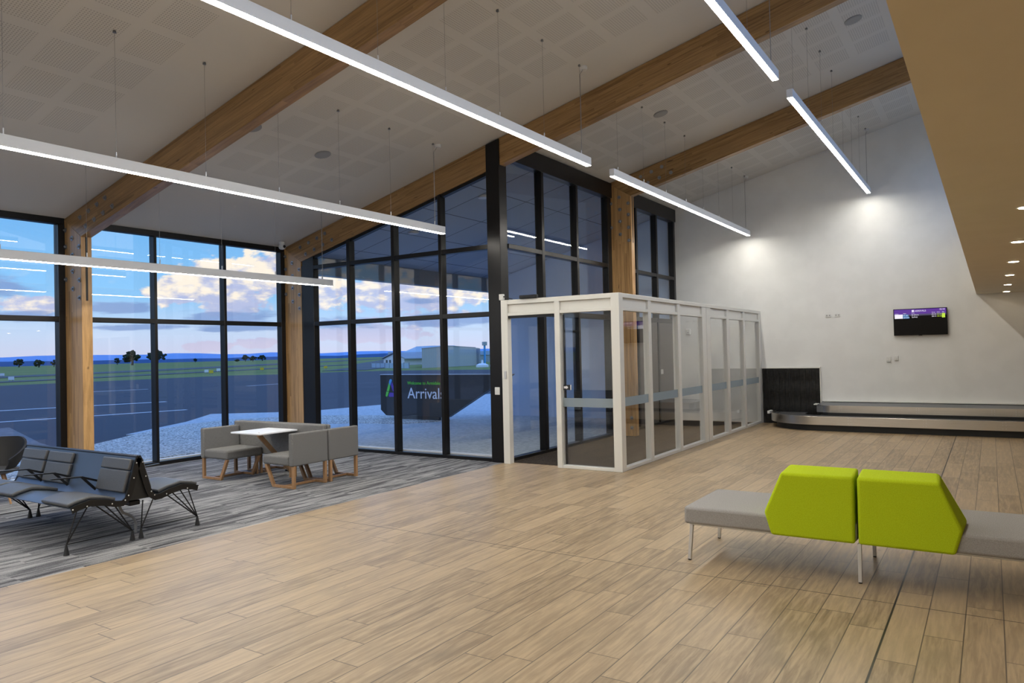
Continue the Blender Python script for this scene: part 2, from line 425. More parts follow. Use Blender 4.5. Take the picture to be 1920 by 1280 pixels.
def text(s, m, parent, pos, height=None, width=None, depth=.002, name='lettering', face='-x'):
    cu = bpy.data.curves.new(name, 'FONT'); cu.body = s; cu.size = 1; cu.extrude = 0; cu.resolution_u = 3
    t = bpy.data.objects.new(name, cu); C.objects.link(t)
    bpy.context.view_layer.update()
    me = bpy.data.meshes.new_from_object(t.evaluated_get(bpy.context.evaluated_depsgraph_get()))
    bpy.data.objects.remove(t)
    xs = [v.co.x for v in me.vertices]; ys = [v.co.y for v in me.vertices]
    x0, x1, y0, y1 = min(xs), max(xs), min(ys), max(ys)
    capy = 0.69
    sy = height/capy if height else width/(x1-x0); sx = width/(x1-x0) if width else sy
    for v in me.vertices:
        a = (v.co.x-x0)*sx; b = v.co.y*sy
        v.co = Vector((pos[0], pos[1]-a, pos[2]+b)) if face == '-x' else Vector((pos[0]+a, pos[1], pos[2]+b))
    me.materials.clear(); me.materials.append(M_[m])
    o = bpy.data.objects.new(name, me); C.objects.link(o); o.parent = parent
    o.matrix_parent_inverse = Matrix.Translation(parent.matrix_basis.translation).inverted()
    so = o.modifiers.new('solid', 'SOLIDIFY'); so.thickness = depth; so.offset = 1 if face == '-x' else 1
    return o

# ------------------------------------------------------------------ main dimensions
YA, XB, YC, XE = 10.70, 8.90, 5.96, 15.90
def zc(y): return 3.56 + .2456*(10.7-y)
XW, YS = -6.0, -6.0
beams_x = [1.37, 5.13, 8.89, 12.58]
BW = .14

# ------------------------------------------------------------------ floors
struct(B((XW, YS, -.12), (XE, 5.965, 0)).build('floor', 'tile'))
o = struct(B((XW, 5.965, -.12), (8.98, YA+.05, 0)).build('floor', 'carpet'))
struct(B((8.98, 5.965, -.12), (XE, 6.08, 0)).build('trim_threshold', 'concrete'))
# ------------------------------------------------------------------ walls
struct(B((XE, YS, 0), (XE+.2, YC+.12, 7.6)).build('wall_end', 'white_wall'))
struct(MB().prism([(YC+.12, -.03), (11.0, -.03), (11.0, zc(11.0)-.03), (YC+.12, zc(YC+.12)-.03)], 'x', XE, XE+.2).build('wall_outside', 'clad_blue'))
struct(B((XW-.2, YS, 0), (XW, YA+.12, 7.6)).build('wall_left', 'white_wall'))
struct(B((XW-.2, YS-.2, 0), (XE+.2, YS, 2.9)).build('wall_back', 'white_wall'))
struct(B((XW, YA, 0), (-2.41, YA+.12, 3.62)).build('wall_front', 'white_wall'))
# sloping ceiling slab
mb = MB()
a, b = .2, YA+.12
mb.prism([(a, zc(a)), (b, zc(b)), (b, zc(b)+.25), (a, zc(a)+.25)], 'x', XW, 8.96)
mb.prism([(a, zc(a)), (YC+.1, zc(YC+.1)), (YC+.1, zc(YC+.1)+.25), (a, zc(a)+.25)], 'x', 8.96, XE)
struct(mb.build('ceiling', 'ceil'))
# low ceiling over the camera side
struct(B((XW, YS, 2.47), (XE, .2, 2.75)).build('ceiling', 'soffit'))
# clerestory wall above the low ceiling
mb = MB(); mb.box((XW, .08, 2.75), (XE, .2, 3.7)); mb.box((XW, .08, 5.5), (XE, .2, 6.3))
for x in [XW+.1+k*2.7 for k in range(9)]: mb.box((x-.1, .08, 3.7), (x+.1, .2, 5.5))
struct(mb.build('wall_clerestory', 'white_wall'))
struct(B((XW, .12, 3.7), (XE, .135, 5.5)).build('window_4', 'glass'))

# ------------------------------------------------------------------ glazed walls
def window_a(n, x0, x1, mulls, left_frame=True, right_frame=True):
    t = bpy.data.objects.new('window_%d' % n, None); C.objects.link(t); t.location = (x0, YA, 0); struct(t)
    y0, y1 = YA-.06, YA+.06
    MB().box((x0, y0, 3.49), (x1, y1, 3.60)).build('head_frame', 'dark', t, .004)
    MB().box((x0, y0, 2.155), (x1, y1, 2.225)).build('transom', 'dark', t, .004)
    MB().box((x0, y0, 0), (x1, y1, .055)).build('sill_frame', 'dark', t, .004)
    for a, b in mulls: MB().box((a, y0-.004, .055), (b, y1+.004, 3.49)).build('mullion', 'dark', t, .004)
    MB().box((x0, y1+.001, .03), (x1, y1+.075, .072)).build('sill_flashing', 'white_lam', t)
    edges = [x0] + [v for a, b in mulls for v in (a, b)] + [x1]
    cols = []
    xs = sorted(set([x0, x1] + [v for m in mulls for v in m]))
    segs = []
    cur = x0
    for a, b in sorted(mulls):
        if a - cur > .1: segs.append((cur, a))
        cur = b
    if x1 - cur > .1: segs.append((cur, x1))
    for a, b in segs:
        for z0, z1 in ((.055, 2.155), (2.225, 3.49)):
            MB().box((a, YA-.006, z0), (b, YA+.006, z1)).build('glass_pane', 'glass', t)
    return t
window_a(1, 5.13, 8.89, [(5.13, 5.32), (6.415, 6.46), (7.63, 7.677), (8.80, 8.89)])
window_a(2, 1.37, 5.13, [(1.37, 1.55), (2.66, 2.73), (3.86, 3.93), (5.045, 5.13)])
window_a(5, -2.41, 1.37, [(-2.41, -2.3), (-1.14, -1.07), (.08, .15), (1.29, 1.37)])

# window B: parallel to the end wall, under the raking beam
wb = bpy.data.objects.new('window_3', None); C.objects.link(wb); wb.location = (XB, 6, 0); struct(wb)
bx0, bx1 = 8.895, 9.015
def bot(y): return zc(y)-.40
yms = [(7.05, 7.106), (8.015, 8.08), (9.015, 9.086)]
for a, b in yms:
    MB().prism([(a, .05), (b, .05), (b, bot(b)), (a, bot(a))], 'x', bx0-.004, bx1+.004).build('mullion', 'dark', wb, .004)
MB().prism([(9.90, 0), (10.18, 0), (10.18, bot(10.18)), (9.90, bot(9.90))], 'x', bx0, bx1).build('end_panel', 'dark', wb, .004)
MB().box((bx0, 6.16, 2.135), (bx1, 9.90, 2.205)).build('transom', 'dark', wb, .004)
MB().box((bx0, 6.16, 3.125), (bx1, 9.90, 3.195)).build('transom', 'dark', wb, .004)
MB().box((bx0, 6.16, 0), (bx1, 9.90, .05)).build('sill_frame', 'dark', wb, .004)
MB().prism([(6.16, bot(6.16)-.05), (9.90, bot(9.90)-.05), (9.90, bot(9.90)), (6.16, bot(6.16))], 'x', bx0+.02, bx1-.02).build('head_frame', 'dark', wb)
edges = [6.16, 7.05, 7.106, 8.015, 8.08, 9.015, 9.086, 9.90]
for i in range(0, 8, 2):
    a, b = edges[i], edges[i+1]
    for z0, z1 in ((.05, 2.135), (2.205, 3.125)):
        MB().box((8.95, a, z0), (8.962, b, z1)).build('glass_pane', 'glass', wb)
    MB().prism([(a, 3.195), (b, 3.195), (b, bot(b)-.04), (a, bot(a)-.04)], 'x', 8.95, 8.962).build('glass_pane', 'glass', wb)
MB().box((9.017, 6.18, .03), (9.10, 10.1, .070)).build('sill_flashing', 'white_lam', wb)
# solid dark fill between column and outside corner
MB().box((8.895, 10.18, 0), (9.015, 10.76, 3.2)).build('corner_panel', 'dark', wb, .004)

# corner post between windows B and C
post = MB().prism([(5.93, 0), (6.16, 0), (6.16, zc(6.16)-.02), (5.93, zc(5.93)-.02)], 'x', 8.86, 9.06)
struct(post.build('trim_corner_post', 'dark', None, .006))

# window C above and behind the vestibule
wc = bpy.data.objects.new('window_6', None); C.objects.link(wc); wc.location = (9, YC, 0); struct(wc)
c0, c1 = YC-.05, YC+.07
topz = zc(YC)
for x0, x1 in ((9.06, 12.58), (12.72, XE)):
    MB().box((x0, c0-.03, 4.44), (x1, c1, topz-.01)).build('head_frame', 'dark', wc, .004)
    MB().box((x0, c0, 3.13), (x1, c1, 3.20)).build('transom', 'dark', wc, .004)
    MB().box((x0, c0, 0), (x1, c1, .05)).build('sill_frame', 'dark', wc, .004)
    MB().box((x0, c0, 2.16), (x1, c1, 2.25)).build('transom', 'dark', wc, .004)
mx = [(10.02, 10.10), (11.19, 11.26), (12.42, 12.58), (12.72, 12.80), (13.72, 13.80), (14.78, 14.86), (15.80, XE)]
for a, b in mx: MB().box((a, c0-.004, .05), (b, c1+.004, 4.45)).build('mullion', 'dark', wc, .004)
gaps = [(9.06, 10.02), (10.10, 11.19), (11.26, 12.42), (12.80, 13.72), (13.80, 14.78), (14.86, 15.80)]
for i, (a, b) in enumerate(gaps):
    for z0, z1 in ((.05, 2.16), (2.25, 3.13), (3.20, 4.44)):
        if z0 < 1 and i >= 4: continue
        MB().box((a, YC+.004, z0), (b, YC+.016, z1)).build('glass_pane', 'glass', wc)
# grey double door leaf in the lower right of window C
dr = bpy.data.objects.new('door_1', None); C.objects.link(dr); dr.location = (14.8, YC, 0); struct(dr)
MB().box((13.80, YC-.03, .05), (14.78, YC+.03, 2.16)).build('door_leaf', mat('grey_door', (.12, .105, .095), .5), dr, .004)
MB().box((14.86, YC-.03, .05), (15.80, YC+.03, 2.16)).build('door_leaf', bpy.data.materials['grey_door'], dr, .004)
MB().box((14.90, YC-.05, 1.06), (15.02, YC-.03, 1.16)).build('latch_plate', 'plastic', dr)

# ------------------------------------------------------------------ glulam columns and beams
def bolt_mesh(): return MB().lathe([(.034, 0), (.034, -.006), (.014, -.006), (.014, -.026), (.004, -.03)], axis='x', seg=12)
bolt0 = bolt_mesh().build('bolt', 'bolt', None, smooth=True)
bolt_me = bolt0.data; bpy.data.objects.remove(bolt0)
def add_bolts(par, x, pts):
    for y, z in pts:
        o = bpy.data.objects.new('bolt', bolt_me); C.objects.link(o); o.parent = par
        o.location = Vector((x, y, z)); o.matrix_parent_inverse = Matrix.Translation(par.matrix_basis.translation).inverted()
colb = [(.41, 3.41), (.23, 3.28), (.40, 3.18), (.05, 3.15), (.22, 3.05), (.05, 2.94), (.22, 2.83), (.40, 2.73), (.05, 2.70), (.22, 2.59), (.05, 2.46)]
beamb = [(9.59, 3.72), (9.79, 3.66), (10.0, 3.60), (10.22, 3.54), (9.42, 3.59), (9.64, 3.53), (9.86, 3.47), (10.08, 3.41)]
clabel = ['tall timber column at the far left end of the window wall',
          'timber column left of the tan and grey sofas, between the two left window bays',
          'timber column at the inner corner behind the grey booth seating',
          'timber column rising behind and through the white framed glass vestibule']
blabel = ['raking timber roof beam above the left-most column', 'raking timber roof beam landing on the bolted column at the left',
          'raking timber roof beam over the tall dark framed glazing in the middle', 'raking timber roof beam nearest the white end wall']
clabel[1] = 'timber column with bolts behind the black bench seating, beside the left window bay'
for i, x in enumerate(beams_x):
    yo = 10.66 if i < 3 else 5.955; dz = zc(yo) - zc(10.66)
    yi = yo-.45
    ctop = zc(yo)-.005
    zi = bot(yi)
    if i == 3: yo = c0-.002 if False else 5.955
    cw = MB().prism([(yo, 0), (yi, 0), (yi, zi), (yo, ctop)], 'x', x, x+BW)
    t = thing('timber_column', (x+BW/2, yi, 0), clabel[i], 'column', 'bolted timber columns')
    cw.build('column_shaft', 'col', t, .004)
    MB().box((x+.055, yi-.002, 2.42 + dz), (x+.085, yi+.002, zi)).build('connector_slot', 'blackmetal', t)
    if i: add_bolts(t, x, [(yi + u, z+dz) for u, z in colb])
    if i == 3: add_bolts(t, x, [(yi+.08, .34), (yi+.25, .34), (yi+.08, .16), (yi+.25, .16)])
    if i in (1, 2): add_bolts(t, x, [(yi+.08, .34), (yi+.25, .34), (yi+.08, .16), (yi+.25, .16)])
    ye = .21
    t = thing('timber_beam', (x+BW/2, yi, zi), blabel[i], 'beam', 'raking timber beams')
    MB().prism([(yi, zi), (yo, ctop), (ye, zc(ye)-.005), (ye, bot(ye))], 'x', x, x+BW).build('beam_shaft', 'beam', t, .004)
    if i: add_bolts(t, x, [(y - (10.66-yo), z+dz) for y, z in beamb])

# ------------------------------------------------------------------ pendant strip lights
def strip_light(y, z, x0, x1, label, power_end):
    t = thing('linear_pendant_light', ((x0+x1)/2, y, z), label, 'light', 'linear pendant strip lights')
    MB().prism([(y-.036, z), (y+.036, z), (y+.036, z+.10), (y-.036, z+.10)], 'x', x0, x1).build('housing', 'strip_body', t, .003)
    MB().box((x0+.01, y-.031, z-.004), (x1-.01, y+.031, z+.001)).build('diffuser', 'led', t)
    L = x1-x0; n = 8
    for k in range(n):
        x = x0+.2 + (L-.4)*k/(n-1); zt = zc(y)
        m = MB().tube([(x, y, z+.14), (x, y, zt-.01)], .0014, 5); m.lathe([(.018, -.022), (.012, 0)], (x, y, zt), seg=8)
        m.build('suspension_wire', 'wire', t)
        MB().lathe([(.007, 0), (.007, .055)], (x, y, z+.10), seg=8).build('wire_gripper', 'chrome', t)
    x = (x1-.2) if power_end > 0 else (x0+.2)
    zt = zc(y)
    MB().tube([(x+.012, y, z+.10), (x+.014, y, z+.5), (x+.012, y, zt-.12), (x+.05, y-.02, zt-.06), (x+.10, y, zt-.02)], .004, 6).build('power_flex', 'plastic_grey', t)
    MB().lathe([(.045, -.03), (.05, -.01), (.05, .012)], (x+.11, y, zt-.005), seg=16).build('ceiling_rose', 'plastic', t, smooth=True)
    return t
rows = [(1.90, 4.51), (4.20, 3.93), (6.55, 3.32), (8.85, 2.72)]
strip_light(*rows[1], 1.60, 8.33, 'long glowing strip pendant crossing the upper centre of the picture', 1)
strip_light(*rows[1], 9.00, 15.64, 'strip pendant ending left against the white wall, starting by the bolted column top', 1)
strip_light(*rows[2], 1.60, 8.33, 'second lowest strip pendant on the left, in front of the middle raking beam', 1)
strip_light(*rows[3], 1.60, 8.33, 'lowest strip pendant on the left, hanging in front of the left window bays', 1)
strip_light(*rows[0], 1.60, 8.33, 'strip pendant cut off by the top edge right of centre', 1)
strip_light(*rows[0], 9.00, 15.64, 'right-most full strip pendant, high up near the tan bulkhead and white wall', 1)
for i, r in enumerate(rows):  # unseen strips added to light the foreground and feed the glass reflections
    strip_light(*r, -5.75, .95, ['strip pendant beside the high windows, behind the camera', 'strip pendant in the second row, behind the camera', 'strip pendant in the third row, left out of the picture', 'strip pendant nearest the windows, left out of the picture'][i], -1)

# ------------------------------------------------------------------ downlights in the low ceiling
dl_names = ['nearest of the row', 'second of the row', 'third of the row', 'fourth of the row', 'fifth of the row', 'farthest of the row, by the end wall']
d0 = thing('downlight', (0, 0, 2.47), 'x', 'downlight', 'recessed downlights in the tan ceiling')
MB().lathe([(.062, -.006), (.062, .0), (.048, .002), (.048, -.006)], (0, 0, 2.47), seg=24).build('trim_ring', 'plastic', d0, smooth=True)
MB().lathe([(.046, -.009), (.046, -.0065)], (0, 0, 2.47), seg=24).build('lens', 'down', d0)
first = True
spots = [(5.83, -.22), (7.80, -.22), (9.72, -.23), (11.65, -.23), (13.60, -.24), (15.45, -.25)]
for i, (x, y) in enumerate(spots):
    o = d0 if i == 0 else copy_tree(d0)
    o.location = (x, y, 2.47); o['label'] = 'round recessed downlight in the tan ceiling, ' + dl_names[i]
for i, x in enumerate((3.88, 1.9, -.1, -2.1)):  # unseen lamps that extend the row, added for their light
    o = copy_tree(d0); o.location = (x, -.23, 2.47); o['label'] = 'round recessed downlight behind the camera in the tan ceiling, ' + ['nearest to it', 'second from it', 'third from it', 'farthest from it'][i]
for yn, y in (('second', -2.4), ('third', -4.6)):  # unseen extra rows, added to light the right side of the floor
    for xn, x in (('first', -2.1), ('second', .9), ('third', 3.9), ('fourth', 6.9), ('fifth', 9.9), ('sixth', 12.9)):
        o = copy_tree(d0); o.location = (x, y, 2.47); o['label'] = 'downlight deep in the low hall, %s row from the edge, %s along it' % (yn, xn)

# ------------------------------------------------------------------ glass vestibule
t = thing('glass_vestibule', (8.9, 5, 0), 'white framed glass entry vestibule with frosted band, in front of the dark glazing', 'vestibule')
F = 8.82; SY = 4.07
def fr(a, b, name): MB().box(a, b).build(name, 'white_alu', t, .004)
fr((F, 5.81, 0), (F+.10, 5.92, 2.35), 'post'); fr((F, 4.955, 0), (F+.10, 5.035, 2.29), 'post'); fr((F, SY-.01, 0), (F+.13, SY+.11, 2.35), 'post')
fr((F, SY+.11, 2.285), (F+.10, 5.81, 2.35), 'top_rail')
fr((F+.004, SY+.101, 2.12), (F+.096, 4.954, 2.165), 'lower_rail'); fr((F+.004, 5.036, 2.12), (F+.096, 5.809, 2.165), 'lower_rail')
fr((F+.035, SY+.11, 2.165), (F+.065, 4.955, 2.285), 'header_panel'); fr((F+.035, 5.035, 2.165), (F+.065, 5.81, 2.285), 'header_panel')
fr((F, SY+.11, 0), (F+.10, 4.955, .04), 'bottom_rail')
MB().box((F+.06, SY+.11, .04), (F+.07, 4.955, 2.12)).build('glass_pane', 'glass_in', t)
MB().box((F+.057, SY+.11, .835), (F+.060, 4.955, .955)).build('frosted_band', 'frost', t)
MB().box((F+.02, 5.035, 2.085), (F+.09, 5.81, 2.12)).build('door_track', 'dark', t)
MB().box((F+.10, 4.20, .02), (F+.112, 4.94, 2.10)).build('sliding_leaf', 'glass_in', t)
MB().box((F+.097, 4.93, .02), (F+.115, 4.955, 2.10)).build('leaf_edge', 'blackmetal', t)
# side: posts along x
posts = [(9.83, 9.93), (11.00, 11.11), (12.16, 12.36), (12.38, 12.58), (13.52, 13.66), (14.60, 14.72), (15.76, 15.895)]
for a, b in posts: fr((a, SY, 0), (b, SY+.09, 2.29), 'post')
fr((F+.13, SY, 2.292), (15.895, SY+.09, 2.35), 'top_rail')
cur = F+.13
for a, b in posts:
    if a-cur > .2:
        fr((cur+.001, SY+.035, 2.166), (a-.001, SY+.065, 2.291), 'header_panel')
        fr((cur+.001, SY+.004, 2.12), (a-.001, SY+.085, 2.165), 'lower_rail')
        fr((cur+.001, SY+.003, 0), (a-.001, SY+.088, .045), 'bottom_rail')
        MB().box((cur, SY+.035, .045), (a, SY+.045, 2.12)).build('glass_pane', 'glass_in', t)
        MB().box((cur, SY+.030, .845), (a, SY+.0345, .965)).build('frosted_band', 'frost', t)
    cur = b
MB().box((F-.012, 5.84, 1.22), (F, 5.875, 1.33)).build('lock_plate', 'chrome', t, .002)
tag(B((F-.035, 5.30, 2.352), (F+.03, 5.58, 2.40)).build('motion_sensor', 'blackmetal', None, .008), 'long black motion sensor above the vestibule doorway', 'sensor')
tag(MB().box((8.965, 4.195, .0), (15.75, 5.895, .006)).build('entrance_mat', 'mat'), 'dark brown matting covering the floor inside the glass vestibule', 'mat')
# white plug adapter on the rail end
t = thing('power_adapter', (8.84, 5.93, 2.36), 'small white power adapter with black plug on the vestibule corner, by the dark post', 'adapter')
MB().box((8.815, 5.87, 2.352), (8.855, 5.945, 2.44)).build('adapter_body', 'plastic', t, .006)
MB().tube([(8.81, 5.86, 2.40), (8.81, 5.82, 2.39), (8.82, 5.77, 2.37), (8.83, 5.72, 2.358)], .010, 6, .005).build('plug_cable', 'rubber', t)
t = thing('wall_switch', (8.86, 6.03, 1.03), 'white square switch plate on the dark corner post left of the doorway', 'switch')
MB().box((8.848, 5.99, .985), (8.8595, 6.075, 1.095)).build('plate', 'plastic', t, .006)
MB().box((8.843, 6.01, 1.01), (8.848, 6.055, 1.07)).build('rocker', 'plastic', t, .003)
# arrow sticker on the glass
t = thing('arrow_sticker', (F+.05, 4.88, 1.1), 'small black and white arrow sticker on the glass right of the doorway', 'sticker')
MB().box((F+.0575, 4.84, 1.065), (F+.0595, 4.945, 1.135)).build('sticker_base', 'sign', t)
MB().prism([(4.937, 1.085), (4.90, 1.085), (4.90, 1.075), (4.872, 1.10), (4.90, 1.125), (4.90, 1.115), (4.937, 1.115)], 'x', F+.0555, F+.0575).build('arrow', 'white_lam', t)
MB().box((F+.0555, 4.825, 1.065), (F+.0595, 4.8395, 1.135)).build('symbol_panel', 'white_lam', t)

# ------------------------------------------------------------------ end wall fittings
t = thing('arrivals_screen', (15.84, 1.11, 2.0), 'wall mounted flat screen with purple ARRIVALS header above the baggage carousel', 'screen')
SX = 15.825
MB().box((SX, .665, 1.752), (SX+.045, 1.555, 2.255)).build('bezel', 'screen', t, .004)
MB().box((SX+.045, .95, 1.90), (15.898, 1.25, 2.12)).build('wall_bracket', 'blackmetal', t)
MB().box((SX+.005, 1.08, 1.742), (SX+.03, 1.14, 1.752)).build('status_bump', 'blackmetal', t)
e = SX-.0006
MB().box((e, .680, 2.150), (SX, 1.543, 2.243)).build('header_bar', 's_purple', t)
MB().box((e, .680, 2.120), (SX, 1.543, 2.150)).build('row_band', 's_grey', t)
MB().box((e-.0008, 1.395, 2.072), (SX, 1.533, 2.150)).build('airline_logo_panel', 's_white', t)
MB().box((e-.0008, 1.30, 2.105), (SX, 1.39, 2.148)).build('flight_cell', 's_blue', t)
MB().box((e-.0008, 1.285, 2.070), (SX, 1.39, 2.104)).build('flight_cell', 's_blue', t)
MB().box((e-.0008, .700, 2.068), (SX, .750, 2.150)).build('belt_cell', 's_lime', t)
MB().box((e-.0008, 1.205, 2.190), (SX, 1.243, 2.228)).build('arrival_icon', 's_white', t)
xx = e-.0012
for s, y, z, h, m in [('ARRIVALS', 1.195, 2.193, .030, 's_white'), ('18:18', .785, 2.210, .028, 's_white'),
                      ('Airline', 1.530, 2.154, .016, 's_white'), ('Flight', 1.385, 2.158, .016, 's_white'), ('From', 1.245, 2.162, .016, 's_white'),
                      ('Sched', .915, 2.163, .016, 's_white'), ('Estim', .828, 2.165, .016, 's_white'), ('Belt', .745, 2.166, .016, 's_white'),
                      ('FC 451', 1.382, 2.118, .019, 's_white'), ('QF 2210', 1.382, 2.078, .019, 's_white'),
                      ('Brisbane', 1.245, 2.124, .024, 's_white'), ('Sydney', 1.245, 2.084, .024, 's_white'),
                      ('19:15', .915, 2.124, .024, 's_white'), ('20:15', .915, 2.086, .024, 's_white'),
                      ('19:15', .828, 2.124, .024, 's_lime'), ('20:20', .828, 2.086, .024, 's_lime'), ('1', .732, 2.120, .02, 'screen'), ('1', .732, 2.080, .02, 'screen')]:
    text(s, m, t, (xx, y, z), height=h, depth=.0006)
def outlet(y, z, wy, wz, label, detail=True):
    t = thing('wall_outlet', (XE, y, z), label, 'outlet', 'white outlet plates on the end wall')
    MB().box((XE-.012, y-wy/2, z-wz/2), (XE-.001, y+wy/2, z+wz/2)).build('plate', 'plastic', t, .004)
    for k in (-.25, .25):
        MB().box((XE-.016, y+k*wy-.010, z-.006), (XE-.012, y+k*wy+.010, z+.016)).build('socket', 'plastic_grey', t)
outlet(2.73, 2.19, .10, .065, 'white double outlet plate high on the end wall, left one of the upper pair')
outlet(2.56, 2.19, .10, .065, 'white double outlet plate high on the end wall, right one of the upper pair')
def ctl(y, z, wy, wz, label):
    t = thing('wall_switch', (XE, y, z), label, 'switch', 'white switch plates below the screen')
    MB().box((XE-.03, y-wy/2, z-wz/2), (XE-.001, y+wy/2, z+wz/2)).build('plate', 'plastic', t, .006)
    MB().box((XE-.035, y-wy/5, z-wz/4), (XE-.03, y+wy/5, z+wz/4)).build('rocker', 'plastic', t, .003)
ctl(1.665, 1.305, .075, .115, 'taller white switch box below the screen, left one of the lower pair')
ctl(1.53, 1.32, .07, .09, 'shorter white switch box below the screen, right one of the lower pair')
t = thing('wall_sensor', (XE, 5.64, 1.96), 'small white sensor box on the white wall inside the vestibule', 'sensor')
MB().box((XE-.05, 5.59, 1.90), (XE-.001, 5.69, 2.03)).build('sensor_body', 'plastic', t, .012)
MB().lathe([(.016, -.008), (.012, -.014)], (XE-.045, 5.64, 1.95), 'x', 12).build('sensor_lens', 'plastic_grey', t)

# rubber strip curtain over the belt opening
t = thing('strip_curtain', (15.86, 3.5, 0), 'black rubber strip curtain covering the baggage opening beside the vestibule', 'curtain')
for k in range(30):
    y = 2.925 + k*.0375
    a = .006*math.sin(k*2.3)
    m = MB(); n = 9
    n = 17; pts = [(15.866+a + .006*math.sin(j*1.15+math.sin(k*1.7)*.7), .02+1.115*j/(n-1)) for j in range(n)]
    poly = pts + [(p[0]+.006, p[1]) for p in pts[::-1]]
    m.prism(poly, 'y', y, y+.037)
    o = m.build('rubber_strip', 'curtain', t, smooth=True)
MB().box((15.85, 2.90, 1.138), (15.898, 4.055, 1.165)).build('head_rail', 'white_alu', t, .003)
MB().box((15.855, 2.90, 0), (15.898, 2.918, 1.138)).build('side_rail', 'white_alu', t, .002)
MB().box((15.885, 2.92, 0), (15.897, 4.05, 1.138)).build('opening_back', 'blackmetal', t)

# ------------------------------------------------------------------ baggage carousel
t = thing('baggage_carousel', (15.2, 1, 0), 'two tier stainless steel baggage carousel with dark belt along the white end wall', 'carousel')
CX, CY, R0 = 15.62, 2.80, 1.0
def path(r):
    p = [(CX-r, -6.0+.02)]
    y = -4.0
    while y < CY: p.append((CX-r, y)); y += 1.0
    for k in range(17):
        a = math.pi - (math.pi/2)*k/16
        p.append((CX+r*math.cos(a), CY+r*math.sin(a)))
    p.append((15.845, CY+r))
    return p
def band(r0, r1, z0, z1, name, m, bev=0):
    A = path(r0); Bp = path(r1); n = len(A); mb = MB()
    for (x, y) in A: mb.v += [(x, y, z0), (x, y, z1)]
    for (x, y) in Bp: mb.v += [(x, y, z0), (x, y, z1)]
    for i in range(n-1):
        a = 2*i; b = 2*i+2; c = 2*n+2*i; d = 2*n+2*i+2
        mb.f += [(a, b, b+1, a+1), (c, c+1, d+1, d), (a+1, b+1, d+1, c+1), (a, c, d, b)]
    mb.f += [(0, 1, 2*n+1, 2*n), (2*n-2, 4*n-2, 4*n-1, 2*n-1)]
    return mb.build(name, m, t, bev, smooth=True)
band(R0, R0-.03, .115, .275, 'outer_fascia', 'steel', .004)
band(R0-.10, R0-.13, 0, .25, 'kick_skirt', 'rubber')
band(R0-.03, .36, .225, .245, 'belt', 'belt')
for yy in [2.2, 1.0, -.15, -1.4]:
    for dy in (-.022, .022):
        for z in (.15, .205, .25):
            MB().lathe([(.007, -.004), (.004, -.006)], (CX-R0, yy+dy, z), 'x', 8).build('rivet', 'chrome', t)
ib = MB()
pr = [(15.23, -5.98), (15.23, 2.62)] + [(15.23+.30-.30*math.cos(a*math.pi/16), 2.62+.30*math.sin(a*math.pi/16)) for a in range(1, 9)] + [(15.845, 2.92), (15.845, -5.98)]
MB().prism(pr, 'z', .245, .30).build('inner_plinth', 'rubber', t)
n = len(pr)
mb = MB()
outer = pr[:-2]; mb2 = [(x+.025 if y < 2.62 else x+.02, y-(.02 if y > 2.62 else 0)) for x, y in outer]
for (x, y) in outer: mb.v += [(x, y, .30), (x, y, .435)]
for (x, y) in mb2: mb.v += [(x, y, .30), (x, y, .435)]
k = len(outer)
for i in range(k-1):
    a = 2*i; b = a+2; c = 2*k+a; d = c+2
    mb.f += [(a, b, b+1, a+1), (c, c+1, d+1, d), (a+1, b+1, d+1, c+1), (a, c, d, b)]
mb.build('inner_fascia', 'steel', t, smooth=True)
MB().prism([(15.27, .42), (15.845, .465), (15.846, .475), (15.846, .30), (15.27, .30)], 'y', -5.98, 2.88).build('top_cover', 'grey_top', t)
MB().box((15.80, -5.98, .472), (15.897, 2.85, .484)).build('wall_trim', 'plastic', t)
for yy in [2.45, 1.15, .0, -.35]:
    for dy in (-.02, .02):
        for z in (.335, .375, .405):
            MB().lathe([(.007, -.004), (.004, -.006)], (15.23, yy+dy, z), 'x', 8).build('rivet', 'chrome', t)
MB().box((15.24, 2.86, .44), (15.42, 2.93, .462)).build('end_cap', 'plastic', t, .003)
MB().box((15.30, 3.78, .245), (15.56, 3.83, .30)).build('end_cap', 'plastic', t, .003)

